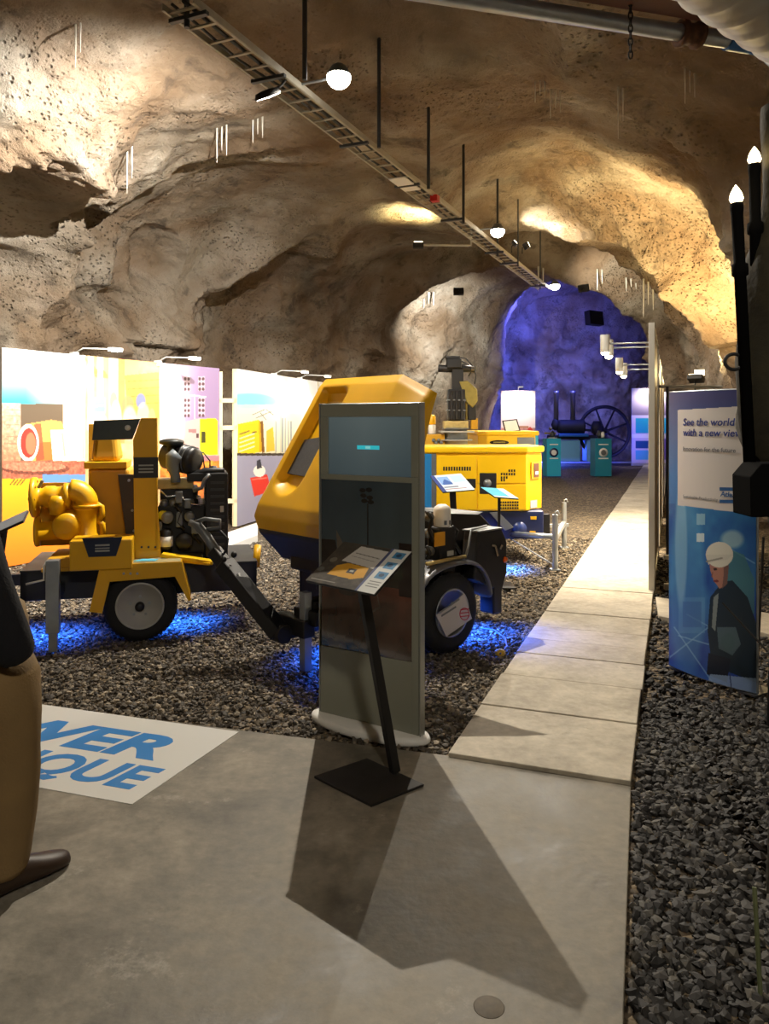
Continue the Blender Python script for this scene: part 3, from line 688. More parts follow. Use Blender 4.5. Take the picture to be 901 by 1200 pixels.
fz.box((-hw_+.004, 0, sz1), (hw_-.004, .0125, H-.004)).box((-hw_+.004, 0, sz0), (sx0, .0125, sz1)).box((sx1, 0, sz0), (hw_-.004, .0125, sz1)).box((-hw_+.004, 0, sz0-.03), (hw_-.004, .0125, sz0))
fz.build('screen_surround', KG, t, .003)
def scr(U, V, s, tt):
    p = Paint(s, tt, (72, 86, 92)); p.grad(np.ones(len(s), bool), (98, 112, 114), (62, 76, 82), tt*.6+np.abs(s-.45)*.6); p.rect(.36, .485, .63, .56, (60, 215, 235)); p.rect(.46, .505, .52, .54, (150, 240, 245)); return p.c
tl_ = Vector((sx0, .009, sz1))
KM = Matrix.Translation(kc) @ Matrix.Rotation(kz, 4, 'Z'); KI = KM.inverted()
o = sheet('screen', KM @ tl_, kx*(sx1-sx0), (0, 0, -(sz1-sz0)), 120, 90, scr, vcmat('screen_print', .15, .5, .42), t, I=KI)
tag(o, 'dark bluish screen showing a small cyan label')
def glass(U, V, s, tt):  # picture of sky, pole, dark shapes and reddish ground in the panel colour
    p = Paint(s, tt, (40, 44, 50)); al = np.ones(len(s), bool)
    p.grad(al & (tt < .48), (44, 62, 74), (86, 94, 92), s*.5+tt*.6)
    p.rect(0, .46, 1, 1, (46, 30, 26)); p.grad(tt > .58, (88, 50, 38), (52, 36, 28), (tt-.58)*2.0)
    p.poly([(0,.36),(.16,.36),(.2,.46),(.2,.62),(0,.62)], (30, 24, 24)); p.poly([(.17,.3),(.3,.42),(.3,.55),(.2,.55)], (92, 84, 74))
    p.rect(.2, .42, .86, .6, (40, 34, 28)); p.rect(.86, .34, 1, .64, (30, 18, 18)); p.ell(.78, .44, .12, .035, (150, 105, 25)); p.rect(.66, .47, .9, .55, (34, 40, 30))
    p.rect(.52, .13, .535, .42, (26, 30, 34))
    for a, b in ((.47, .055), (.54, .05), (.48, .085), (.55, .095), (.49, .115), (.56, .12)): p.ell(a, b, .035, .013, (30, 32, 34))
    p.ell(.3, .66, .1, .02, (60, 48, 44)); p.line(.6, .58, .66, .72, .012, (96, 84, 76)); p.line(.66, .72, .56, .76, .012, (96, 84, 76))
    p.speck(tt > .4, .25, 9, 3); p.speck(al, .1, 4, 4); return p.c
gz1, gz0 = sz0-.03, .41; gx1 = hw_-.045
o = sheet('glass_panel', KM @ Vector((-hw_+.008, .006, gz1)), kx*(gx1+hw_-.008), (0,0,-(gz1-gz0)), 200, 420, glass, vcmat('panel_picture', .09, .6, 0, .6), t, I=KI)
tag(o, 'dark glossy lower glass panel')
MB().box((gx1, 0, gz0-.37), (hw_-.004, .0125, gz1)).box((-hw_+.004, 0, .03), (gx1, .0125, gz0)).build('lower_cover', KG, t, .002)
MB().box((hw_, .0, .03), (hw_+.006, .05, H)).box((-hw_-.008, 0, .03), (-hw_, .05, H)).build('side_trim', KS, t, .003)
MB().lathe([(.001, 0), (.37, 0), (.375, .012), (.365, .03), (.33, .04), (.001, .042)], (0,.04,0), (0,0,1), 64).build('base', WH, t)
LAST.o.scale = (1.0, .38, 1); LAST.o.location = (-.01, .01, 0)
MB().box((-.12, .05, .5), (.12, .1, 1.2)).build('back_cover', DG, t, .01)

# ================================================================ leaning information lecterns
def lectern(label, base, panel, paint, nx=150, ny=110, group=None, pole_w=.034, plate=None, nm='lectern_print', bcol=None):
    """base: floor point; panel: 4 world corners A (near left), B (far left), C (far right), D (near right)"""
    t = thing('information_lectern', label, 'lectern', (base[0], base[1], base[2]), 0, group)
    o = Vector(base); A, B, C_, D_ = [Vector(p) for p in panel]; D_ = A+(C_-B)
    n = (D_-A).cross(B-A).normalized(); n = n if n.z > 0 else -n
    M0 = Matrix.Translation(-o)
    MB().prism([M0 @ p for p in (A, B, C_, D_)], tuple(-n*.012)).build('panel', bcol or BM, t, .002)
    D2 = A+(D_-A); X = D_-A; Yd = A-B
    s = sheet('printed_face', B+n*.003, C_-B, Yd, nx, ny, paint, vcmat(nm, .6, .25), t, I=M0)
    c = (A+B+C_+D_)/4-n*.012; top = c-o
    MB().bar((0, 0, .012), tuple(top), pole_w, pole_w*1.3).build('pole', BM, t, .004)
    MB().bar(tuple(top-Vector((X.normalized()*.1))), tuple(top+Vector(X.normalized()*.1)), .06, .01, n).build('bracket', BM, t)
    pl = [Vector(p)-o for p in plate]
    MB().prism([(p.x, p.y, .0) for p in pl], (0, 0, .012)).build('base_plate', BM, t, .003); return t
def front_face(U, V, s, tt):
    p = Paint(s, tt, (58, 52, 44)); al = np.ones(len(s), bool); p.speck(al, .5, 14, 2); p.grad(tt < .25, (62, 62, 56), (50, 46, 40), tt*3, .6)
    p.poly([(.3,.05),(.72,.08),(.72,.5),(.22,.44)], (196, 194, 188)); p.line(.32,.22,.68,.27,.02,(120,118,112)); p.line(.3,.3,.66,.35,.015,(150,148,144))
    p.poly([(.22,.56),(.34,.47),(.66,.5),(.7,.72),(.56,.8),(.2,.78)], (205, 150, 30)); p.poly([(.42,.58),(.53,.57),(.54,.69),(.42,.68)], (40, 40, 44)); p.rect(.455,.61,.505,.65,(170,170,160))
    p.ell(.1,.45,.05,.06,(110,105,90)); p.ell(.05,.7,.05,.05,(90,92,84)); p.line(.05,.93,.4,.93,.02,(130,126,118))
    p.rect(.73, 0, .765, 1, (70, 80, 120)); p.rect(.765, 0, 1, 1, (205, 208, 205))
    for k, y in enumerate((.06, .3, .53)): p.rect(.82, y, .96, y+.15, (60, 125, 170)); p.ell(.89, y+.07, .035, .04, (40, 70, 100))
    for y in (.75, .8, .86): p.rect(.81, y, .97, y+.02, (110, 112, 112))
    return p.c
lectern('black leaning lectern in front of the kiosk with yellow machine print', (.05, 3.6, 0), [(-.36,3.52,.925), (-.195,3.72,1.07), (.122,3.43,1.07), (-.066,3.23,.925)], front_face,
        plate=[(-.327,3.56,0), (-.085,3.75,0), (.18,3.48,0), (-.057,3.29,0)])

# ================================================================ curved banner
BL, BR = Vector((1.915, 5.17, 0)), Vector((2.235, 4.62, 0)); bx_ = BR-BL; bh = 1.83; bo = (BL+BR)/2
t = thing('advertising_banner', 'blue curved banner with helmeted worker standing on the dark gravel', 'banner', tuple(bo), math.atan2(bx_.y, bx_.x))
BI = (Matrix.Translation(bo) @ Matrix.Rotation(math.atan2(bx_.y, bx_.x), 4, 'Z')).inverted()
def banner(U, V, s, tt):
    p = Paint(U, V, (28, 80, 140)); al = np.ones(len(s), bool)
    p.grad(al & (V < 598), (66, 70, 120), (40, 110, 175), (V-466)/90)
    p.grad(V >= 590, (36, 104, 160), (36, 52, 150), (V-590)/190)
    n = fbm2(U*.035, V*.025, 4, 3); p.grad(al & (V > 590), (30, 70, 150), (90, 170, 210), np.clip(n*2.2-.75, 0, 1), .45)
    p.ell(805, 690, 18, 90, (120, 200, 235), .35, .8); p.ell(798, 640, 6, 60, (190, 225, 235), .4, .8)
    p.ell(858, 632, 10, 8, (205, 225, 215), .55, 1.5); p.rect(816, 602, 826, 615, (180, 215, 225), .6); p.rect(816, 625, 825, 635, (225, 235, 235), .8)
    for a in ((790,735,835,800), (785,770,830,735), (805,720,832,735), (795,745,830,755), (850,640,884,660)): p.line(*a, 1.6, (150, 195, 225), .55)
    p.rect(795, 700, 826, 742, (110, 160, 205), .4); p.rect(800, 705, 822, 735, (60, 100, 170), .5)
    p.poly([(845,640),(872,650),(884,680),(884,720),(868,720),(852,700)], (70, 120, 125), .75)
    # the worker
    p.poly([(832,700),(846,682),(858,680),(876,700),(886,730),(886,800),(834,780),(829,740)], (26, 44, 60))
    p.poly([(840,735),(862,735),(868,755),(858,768),(842,760)], (96, 120, 130), .7); p.ell(853, 752, 8, 10, (70, 96, 104), .8)
    p.poly([(830,765),(856,772),(852,800),(828,790)], (26, 34, 50)); p.poly([(836,700),(842,695),(838,740),(834,735)], (150, 160, 160), .8)
    p.poly([(832,790),(886,795),(886,820),(828,806)], (140, 165, 200), .85); p.line(855, 790, 858, 815, 1.5, (50, 70, 110))
    p.poly([(831,655),(835,650),(849,654),(853,672),(850,686),(843,690),(836,680),(832,668)], (164, 118, 104)); p.poly([(848,655),(854,662),(852,684),(846,690),(848,672)], (110, 84, 80)); p.ell(838, 667, 2.2, 1.4, (50, 36, 36)); p.ell(839, 681, 3.2, 1.5, (110, 50, 52)); p.line(835, 671, 834, 676, 1.2, (120, 80, 70))
    p.ell(843, 650, 16, 15, (206, 206, 196)); p.poly([(827,650),(830,662),(836,658),(852,656),(858,650)], (196, 196, 188)); p.line(828, 658, 846, 654, 2, (140, 140, 134))
    # white notice
    p.poly([(794,480.5),(872,476),(877,602),(794,592)], (204, 200, 198)); return p.c
sheet('banner_print', BL+Vector((0,0,bh+.02)), bx_, (0,0,-bh), 240, 560, banner, vcmat('banner_print', .4, .4), t, curve=.05, I=BI)
L_ = bx_.length
def arc(z, dy): return [((s-.5)*L_, -.05*(1-(2*s-1)**2)*1.0+dy, z) for s in np.linspace(0, 1, 13)]
sh = MB()
for z in (.02, bh+.02): MB().tube(arc(z, .012), .009, 8).build('curved_rail', GV, t)
bk_ = MB()
A0, A1 = arc(.02, .008), arc(bh+.02, .008)
bk_.add(A0+A1, [(i, i+1, 14+i, 13+i) for i in range(12)], True); bk_.build('banner_back', WH, t)
for s_ in (-1, 1): MB().cyl((s_*(L_/2), .012, 0), (s_*(L_/2), .012, bh+.03), .008, n=8).build('upright', GV, t)
BT = mat('banner_text', rgb(44, 60, 130), .5); BG = mat('banner_small_text', rgb(110, 112, 120), .5)
def btxt(s, u, v, size, m=BT, sh_=.15, bold=0, nm='lettering'):
    """write on the curved face, starting at a pixel on it"""
    d = Vector(((u-450.5)/F, 1, -(v-HZ)/F)); o0 = Vector((0,0,CZ)); bi3 = BI.to_3x3(); o_, dl = BI @ o0, bi3 @ d
    tt = (-o_.y)/dl.y
    for _ in range(6):
        p = o_+dl*tt; s_ = p.x/L_+.5; yy = -.05*(1-(2*s_-1)**2)-.003; tt = (yy-o_.y)/dl.y
    p = o_+dl*tt
    ob = text(nm, s, size, Matrix(), m, t, .0004, sh_, bold)
    for vv in ob.data.vertices:
        x = p.x+vv.co.x; z = p.z+vv.co.y; s_ = x/L_+.5; vv.co = (x, -.05*(1-(2*s_-1)**2)-.003-vv.co.z, z)
btxt('See the world', 800, 498.5, .066, bold=.001); btxt('with a new view!', 800, 510.5, .064, bold=.001)
btxt('Innovation for the future', 800, 528, .038, BG, .0, .0006)
btxt('Sustainable Productivity', 800, 583, .028, BG, .1)
NB = mat('logo_blue', rgb(40, 90, 150), .5)
btxt('Atlas C', 844, 581.5, .045, NB, .15, .001)
for v0 in (571, 585.5):
    pts = []
    for u, vv in ((843, v0), (872, v0+.5), (872, v0+4.5), (843, v0+4)):
        d = Vector(((u-450.5)/F, 1, -(vv-HZ)/F)); o_, dl = BI @ Vector((0,0,CZ)), BI.to_3x3() @ d; tt = -o_.y/dl.y
        for _ in range(6):
            p = o_+dl*tt; s_ = p.x/L_+.5; tt = (-.05*(1-(2*s_-1)**2)-.003-o_.y)/dl.y
        pts.append(o_+dl*tt)
    MB().prism(pts, (0, .001, 0)).build('logo_bar', NB, t)
for s_ in (-1, 1): MB().box((s_*(L_/2-.05)-.06, -.02, 0), (s_*(L_/2-.05)+.06, .18, .012)).build('foot', DG, t)
MB().cyl((.3, .1, .95), (.12, .3, .0), .008, n=8).cyl((-.1, .02, .95), (.12, .3, .0), .008, n=8).build('brace', BM, t)

# ================================================================ twin torch lights on a black bracket
ty = 2.55
pb = at(893, 560, ty); t = thing('torch_lamp', 'black twin torch lamp with glowing tips in front of the blue banner', 'torch lamp', (pb.x, ty, 0))
def T(u, v, dy=0): p = at(u, v, ty+dy); return (p.x-pb.x, p.y-ty, p.z)
FL = mat('flame_glow', (1, 1, 1), emit=(1, .78, .42), es=16)
for u0, v0, u1, dy in ((863, 238, 879, 0), (884, 192, 889, .1)):
    a, b = Vector(T(u0, v0, dy)), Vector(T(u1, 560, dy)); dr = (b-a)
    sh = MB().lathe([(.021, 0), (.021, .02), (.019, .04), (.0185, .2), (.026, .205), (.027, .225), (.026, .24), (.019, .245), (.019, dr.length)], tuple(a), tuple(dr), 20); sh.build('torch_tube', mat('unlit_black', (.004,.004,.004), .9, spec=.05), t)  # near-black colour carries the shade on the unlit torch metal
    MB().lathe([(.016, .0), (.022, -.014), (.017, -.034), (.009, -.048), (.001, -.06)], tuple(a), tuple(dr), 16).build('flame_tip', FL, t)
rc = Vector(T(860, 424)); MB().tube([rc+Vector((cos(x)*.030, 0, sin(x)*.026)) for x in np.linspace(0, 2*pi, 24, endpoint=False)], .006, 8, True).bar(tuple(rc+Vector((.03,0,0))), T(873, 424), .012, .012).build('hook_ring', BM, t)
P5 = [T(872, 541), T(859, 556), T(860, 601), T(930, 601), T(930, 541)]
MB().prism([(p[0], -.12, p[2]) for p in P5], (0, .13, 0)).build('base_box', mat('unlit_black', (.004,.004,.004), .9, spec=.05), t, .004)
# its dark knobbly timber post just right of it
ps = at(936, 495, ty+.02); post = MB(); n_ = 26; hts = np.linspace(0, 2.75, 60); vs = []
for i, z in enumerate(hts):
    rr_ = .05+.006*sin(z*5)+.085*math.exp(-((z-1.95)/.36)**4)+.05*math.exp(-((z-1.58)/.14)**2)
    for j in range(n_):
        a = 2*pi*j/n_; r2 = rr_*(1+.18*float(noise2(np.array([a*2.2+z*3]), np.array([z*6.0]), 5)[0]-.5)+.05*sin(a*3+z*9)); vs.append((cos(a)*r2+.02*sin(z*2), sin(a)*r2, z))
fs = [(i*n_+j, i*n_+(j+1) % n_, (i+1)*n_+(j+1) % n_, (i+1)*n_+j) for i in range(59) for j in range(n_)]+[tuple(range(59*n_, 60*n_))]
post.add(vs, fs, True)
pt = post.build('timber_post', mat('dark_bark', rgb(44, 40, 24), .9, noise=.4, nscale=14, bump=.6, bscale=30)); pt.location = (ps.x, ps.y+.1, 0)
tag(pt, 'dark rough timber post carrying the black torch lamp', 'post')

# ================================================================ thin tripod stand at the right edge
g_ = gnd(889, 850); t = thing('tripod_stand', 'thin black stand on the gravel behind the right edge of the banner', 'stand', (g_.x+.05, g_.y, 0))
MB().cyl((0,0,0), (.03, .02, .55), .008, n=8).build('leg', BM, t)
MB().cyl((-.0,0,.4), (-.16, .2, .62), .006, n=8).cyl((.03,.02,.55), (.14, .0, .0), .007, n=8).build('brace', BM, t)
gp = gnd(893, 1165); t = thing('green_stake', 'thin green stake leaning at the right edge of the dark gravel', 'stake', (gp.x-.004, gp.y, 0))
MB().cyl((0,0,-.02), (.02, .08, .26), .007, n=8).build('stake_shaft', mat('stake_green', rgb(96, 104, 70), .6, noise=.2), t)
# round floor stain built as a thin disc near the lower right
g_ = gnd(573, 1180); o = MB().lathe([(.001, .002), (.03, .002), (.033, .001), (.042, .001), (.044, 0)], (0,0,0), (0,0,1), 36).build('floor_stain', mat('stain_disc', rgb(98,90,78), .7, noise=.35, nscale=40)); o.location = g_
tag(o, 'small round stain, built as a thin disc, on the concrete floor near the tip of the shadow', 'floor stain')
# ================================================================ person at the left edge
def lean(v):                          # the upper body leans to the left of the picture
    k = max(0, v.co.z-.8)*.27; v.co.x -= .79*k; v.co.y -= .61*k
def leaned(o):
    for v in o.data.vertices: lean(v)
    return o
def skin_mesh(name, pts, edges, m, parent, lv=2, smooth=True):
    """pts: name -> (x,y,z,rx,ry)"""
    ks = list(pts); me = bpy.data.meshes.new(name); me.from_pydata([pts[k][:3] for k in ks], [(ks.index(a), ks.index(b)) for a, b in edges], [])
    for v_ in me.vertices: lean(v_)
    o = bpy.data.objects.new(name, me); COL.objects.link(o); o.parent = parent
    o.modifiers.new('skin', 'SKIN')
    if not me.skin_vertices: me.skin_vertices.new() if hasattr(me.skin_vertices, 'new') else None
    sv = me.skin_vertices[0].data
    for i, k in enumerate(ks): sv[i].radius = (pts[k][3], pts[k][4] if len(pts[k]) > 4 else pts[k][3]); sv[i].use_root = (i == 0)
    o.modifiers['skin'].use_smooth_shade = True; o.modifiers['skin'].branch_smoothing = .6
    s = o.modifiers.new('sub', 'SUBSURF'); s.levels = s.render_levels = lv; me.materials.append(m); return o
SK = mat('skin', rgb(190, 140, 115), .55); JK = mat('navy_cloth', rgb(12, 13, 20), .95, bump=.3, bscale=90); KH = mat('khaki_cloth', rgb(128, 104, 66), .85, noise=.12, nscale=7, bump=.25, bscale=120)
SHO = mat('brown_leather', rgb(50, 34, 22), .45, noise=.2, nscale=12); HR = mat('dark_hair', rgb(40, 28, 20), .7, bump=.5, bscale=120)
hd = math.atan2(.79, .61)-pi/2         # figure faces +y in its own frame
t = thing('person', 'person in dark jacket, khaki trousers and brown shoes at the left edge, facing away', 'person', (-1.44, 2.75, 0), hd)
# own frame: x to the person's right, y forward
J = {'hip': (0,0,.92,.15,.11), 'waist': (0,-.01,1.08,.145,.10), 'chest': (0,-.01,1.28,.13,.09), 'collar': (0,-.01,1.42,.07,.06), 'neck': (0,.0,1.5,.055,.055), 'head': (0,.03,1.6,.07,.085), 'crown': (0,.02,1.68,.065,.08)}
E = [('hip','waist'),('waist','chest'),('chest','collar'),('collar','neck'),('neck','head'),('head','crown')]
for s_, a in ((1,'r'), (-1,'l')):
    st = .05 if s_ > 0 else -.07
    J['thigh'+a] = (s_*.09, st*.4, .8, .085, .09); J['knee'+a] = (s_*.10, st, .48, .058, .06); J['ankle'+a] = (s_*.11, st-.02+(0 if s_ > 0 else -.04), .09, .03, .032); J['toe'+a] = (s_*.12, st+.12, .035, .02, .012)
    J['sh'+a] = (s_*.17, -.01, 1.38, .035, .035); J['elb'+a] = (s_*.24, -.03, 1.12, .042, .042); J['wr'+a] = (s_*.15, .02, .88, .026, .03)
    E += [('hip','thigh'+a),('thigh'+a,'knee'+a),('knee'+a,'ankle'+a),('ankle'+a,'toe'+a),('collar','sh'+a),('sh'+a,'elb'+a),('elb'+a,'wr'+a)]
skin_mesh('body', J, E, SK, t)
Jk = {'hem': (.0,-.02,.72,.19,.15), 'hip': (0,-.02,.9,.19,.15), 'waist': (0,-.02,1.08,.175,.135), 'chest': (0,-.02,1.28,.19,.14), 'collar': (0,-.015,1.42,.145,.115), 'neck': (0,-.01,1.49,.08,.075)}
Ej = [('hem','hip'),('hip','waist'),('waist','chest'),('chest','collar'),('collar','neck')]
for s_, a in ((1,'r'), (-1,'l')):
    Jk['sh'+a] = (s_*.18,-.01,1.385,.095,.095); Jk['el'+a] = (s_*.275,-.03,1.12,.07,.07); Jk['wr'+a] = (s_*.235,.02,.82,.066,.066)
    Ej += [('collar','sh'+a),('sh'+a,'el'+a),('el'+a,'wr'+a)]
Jk = {k: (*q[:3], q[3]*1.16, q[4]*1.16) for k, q in Jk.items()}
skin_mesh('jacket', {k: Jk[k] for k in ['waist']+[q for q in Jk if q != 'waist']}, Ej, JK, t)
tr = MB()
def loft(m_, rings, n=28):
    vs = [(cx+cos(2*pi*j/n)*rx*(1+.03*sin(3*2*pi*j/n+z*14)), cy+sin(2*pi*j/n)*ry*(1+.03*sin(4*2*pi*j/n+z*11)), z) for cx, cy, z, rx, ry in rings for j in range(n)]; k = len(rings)
    m_.add(vs, [(i*n+j, i*n+(j+1) % n, (i+1)*n+(j+1) % n, (i+1)*n+j) for i in range(k-1) for j in range(n)]+[tuple(range(n))[::-1], tuple(range((k-1)*n, k*n))], True)
loft(tr, [(0,0,.70,.15,.13),(0,0,.76,.18,.145),(0,0,.85,.185,.15),(0,0,.95,.175,.14),(0,0,1.0,.165,.13)])
for s_, a in ((1,'r'), (-1,'l')):
    k, q = J['knee'+a][1], J['ankle'+a][1]
    loft(tr, [(s_*.118,q-.02,.075,.068,.082),(s_*.116,q-.01,.095,.075,.086),(s_*.115,q,.13,.072,.084),(s_*.113,(k+q)/2,.27,.082,.092),(s_*.108,k,.42,.09,.098),(s_*.104,k,.5,.095,.10),(s_*.10,k*.7,.62,.115,.122),(s_*.095,k*.4,.76,.118,.13),(s_*.085,0,.84,.10,.12)])
tr.build('trousers', KH, t)
for s_, a in ((1,'r'), (-1,'l')):
    y = J['ankle'+a][1]; x = s_*.12
    sh = MB(); rows = [(-.10,.032,.06,.05),(-.085,.042,.085,.09),(-.03,.044,.095,.10),(.04,.042,.075,.085),(.11,.05,.055,.062),(.17,.047,.045,.05),(.205,.03,.035,.04),(.217,.008,.03,.03)]
    vs = []; nn = 16
    for yy, wx, h0, h1 in rows:
        for j in range(nn):
            an = 2*pi*j/nn; px = cos(an); pz = sin(an); z = h1*.5+pz*h1*.5 if pz > 0 else h1*.5+max(pz, -.92)*h1*.5
            vs.append((x+px*wx*1.18, y+yy*1.08, max(0.004, z*1.3)))
    k_ = len(rows); sh.add(vs, [(i*nn+j, i*nn+(j+1) % nn, (i+1)*nn+(j+1) % nn, (i+1)*nn+j) for i in range(k_-1) for j in range(nn)]+[tuple(range(nn))[::-1], tuple(range((k_-1)*nn, k_*nn))], True)
    so = sh.build('shoe', SHO, t, sub=1)
    # hand: palm and five fingers
    w = Vector(J['wr'+a][:3]); f = {'palm': (w.x, w.y+.005, w.z+.0, .022, .03)}; ef = []
    f['knuckle'] = (w.x, w.y+.012, w.z-.075, .014, .034); ef.append(('palm','knuckle'))
    skin_mesh('hand', f, ef, SK, t)
    for q, (dy, ln) in enumerate(((.030,.068),(.010,.076),(-.010,.070),(-.028,.055))):
        b0 = Vector((w.x, w.y+.012+dy, w.z-.06)); tube = [b0, b0+Vector((0,0,-ln*.45-.01)), b0+Vector((-s_*.012,0,-ln*.8-.01)), b0+Vector((-s_*.026,0,-ln-.008))]
        MB().tube(tube, [.009,.0088,.008,.006], 10).build('finger', SK, t)
    b0 = Vector((w.x-s_*.005, w.y+.03, w.z-.02)); MB().tube([b0, b0+Vector((-s_*.01,.022,-.03)), b0+Vector((-s_*.018,.03,-.062))], [.011,.010,.007], 10).build('thumb', SK, t)
# head details
hm = MB().ball((0,.035,1.63), .098, 24, (.82,1.0,1.18)); hm.ball((0,.13,1.615), .016, 10, (.8,1.1,1.5)); leaned(hm.build('face', SK, t, sub=1))
for s_ in (-1, 1):
    leaned(MB().ball((s_*.03,.122,1.64), .011, 10).build('eye', WH, t)); leaned(MB().ball((s_*.083,.03,1.62), .024, 10, (.35,.7,1.2)).build('ear', SK, t))
leaned(MB().tube([(-.022,.122,1.573),(0,.13,1.571),(.022,.122,1.573)], .006, 8).build('mouth', mat('lips', rgb(150, 85, 75), .5), t))
leaned(MB().ball((0,.018,1.665), .103, 24, (.86,1.02,1.05)).build('hair', HR, t))

leaned(MB().ball((0,-.02,1.3), .2, 24, (1.1,.66,.72)).build('jacket_yoke', JK, t))
# ================================================================ yellow motor pump on its trailer (left)
def wheel(parent, c, r, wd, rim_r, rimm, ny_=-1, hub=BK, bolts=5):
    """wheel with its outer face at c, facing local -y"""
    c = Vector(c); d = (0, 1, 0)
    ty = MB().lathe([(rim_r+.004, .0), (rim_r+.012, -.0), (r*.80, -.012), (r*.93, .0), (r*.985, wd*.14), (r, wd*.3), (r, wd*.7), (r*.985, wd*.86), (r*.93, wd), (rim_r+.01, wd), (rim_r, wd*.9), (rim_r, .015)], tuple(c), d, 56, True)
    for k in range(44):
        a = 2*pi*k/44
        for s_ in (.25, .5, .75):
            p = c+Vector((cos(a+s_*.1)*r*1.0, wd*s_, sin(a+s_*.1)*r*1.0)); q = Vector((-sin(a), 0, cos(a)))*.012
            ty.bar(tuple(p-q), tuple(p+q), .035, .008, (cos(a), 0, sin(a)))
    w_ = ty.build('tyre', RB, parent)
    rm = MB().lathe([(rim_r+.006, .0), (rim_r+.004, -.006), (rim_r-.01, -.004), (rim_r-.014, .02), (rim_r-.03, .06), (rim_r*.66, .055), (rim_r*.55, .02), (rim_r*.3, .02), (rim_r*.28, .01), (.001, .006)], tuple(c), d, 48).build('rim', rimm, parent)
    MB().lathe([(rim_r*.2, .01), (rim_r*.2, -.03), (rim_r*.12, -.045), (.001, -.045)], tuple(c), d, 20).build('hub_cap', hub, rm)
    for k in range(bolts):
        a = 2*pi*k/bolts+.3; p = c+Vector((cos(a)*rim_r*.42, .012, sin(a)*rim_r*.42)); MB().cyl(tuple(p), tuple(p-Vector((0,.02,0))), .011, n=6, smooth=False).build('wheel_bolt', GV, rm)
    return w_
BLUE = (.03, .12, 1)
pl_ = gnd(164, 752); pz_ = R(14); LP = Loc(pl_, pz_)
t = thing('motor_pump_trailer', 'yellow diesel pump set on a trailer with black engine at its right end', 'pump trailer', tuple(pl_), pz_)
def W(u, v, k=0.0): return LP.y(u, v, k)
wheel(t, (0, .0, .268), .268, .17, .172, LGY)
x0, x1 = W(26, 660, .3).x, W(300, 660, .3).x
CHS = mat('chassis_grey', rgb(44, 46, 50), .5, noise=.15, nscale=6)
MB().box((x0, .22, .30), (x1, .27, .52)).box((x0, 1.0, .30), (x1, 1.05, .52)).box((x0, .22, .30), (x0+.05, 1.05, .52)).box((x1-.05, .22, .30), (x1, 1.05, .52)).box((-.6, .27, .32), (-.5, 1.0, .5)).box((.5, .27, .32), (.6, 1.0, .5)).build('chassis', CHS, t, .006)
MB().box((x0, .2, .52), (x1, 1.07, .535)).build('deck', CHS, t, .002)
MB().cyl((0, .17, .268), (0, 1.1, .268), .03, n=12).build('axle', CHS, t)
tw = MB()
tag(wheel(t, (0, 1.1, .268), .268, .17, .172, LGY), None)
MB().bar((x0+.02, .6, .40), (x0-.75, .6, .40), .09, .09).build('drawbar', CHS, t, .004)
MB().lathe([(.03, 0), (.04, .02), (.05, .08), (.035, .1)], (x0-.75, .6, .36), (0,0,1), 16).build('hitch_head', DG, t)
# fender: bent tread plate with a front lip
fp = [W(105, 716, -.03), W(118, 667, -.03), W(213, 663, -.03), W(224, 702, -.03)]
fx = [(p.x, p.z) for p in fp]; fx[1] = (fx[1][0], .598); fx[2] = (fx[2][0], .598)
for i in range(3):
    a, b = Vector((fx[i][0], -.05, fx[i][1])), Vector((fx[i+1][0], -.05, fx[i+1][1]))
fo = MB(); y0, y1 = -.05, .21; th = .008
vs = []; 
for (x, z) in fx: vs += [(x, y0, z), (x, y1, z), (x, y1, z-th), (x, y0, z-th)]
fo.add(vs, [(i*4+j, i*4+(j+1) % 4, (i+1)*4+(j+1) % 4, (i+1)*4+j) for i in range(3) for j in range(4)]+[(0,3,2,1), (12,13,14,15)])
inn = [W(120, 718, -.03), W(129, 681, -.03), W(205, 675, -.03), W(221, 704, -.03)]
lp_ = [(x, y0, z) for x, z in fx]+[(p.x, y0, p.z) for p in inn][::-1]
for i in range(3):
    q = [lp_[i], lp_[i+1], lp_[6-i], lp_[7-i]]; fo.prism(q, (0, -.006, 0))
fo.build('mudguard', Y_, t, .002)
MB().box((fx[1][0]+.01, y0+.005, .598), (fx[2][0]-.01, y1-.005, .601)).build('tread_plate', mat('worn_tread_plate', rgb(190, 180, 140), .4, .4, noise=.4, nscale=22), t)
g_ = W(171, 660, .05); MB().prism([(g_.x-.09, .02, .602), (g_.x+.07, .0, .602), (g_.x+.09, .07, .602), (g_.x-.03, .1, .602)], (0,0,.004)).build('blue_label', CY, t); tag(LAST.o, 'small light blue sheet')
for u in (145, 153, 161): p = W(u, 672, y0-.006); MB().cyl(tuple(p), tuple(p-Vector((0,.008,0))), .009, n=6, smooth=False).build('bolt', GV, t)
# tool box with badge
bl, br_ = W(81, 670, -.08), W(155, 662, -.08); bt = W(81, 634, -.08).z
MB().box((bl.x, -.08, bl.z), (br_.x, .2, bt)).build('tool_box', Y_, t, .012, 3); tb = LAST.o
def badge(parent, c, w_, h, yy, nm='badge', top=1.0, bot=.68, lines=True):
    b_ = MB().prism([(c[0]-w_/2, yy, c[1]+h/2), (c[0]+w_/2, yy, c[1]+h/2), (c[0]+w_/2*bot, yy, c[1]-h/2), (c[0]-w_/2*bot, yy, c[1]-h/2)], (0, -.003, 0)).build(nm, mat('badge_blue', rgb(24, 36, 62), .35), parent)
    if lines:
        SLV = mat('badge_silver', rgb(165, 168, 165), .35, .3)
        for dz, hh_ in ((.10, .09), (-.06, .05), (-.2, .09)):
            MB().box((c[0]-w_*.18, yy-.003, c[1]+h*(dz-hh_/2)), (c[0]+w_*.18, yy-.005, c[1]+h*(dz+hh_/2))).build('badge_line', SLV, b_)
    return b_
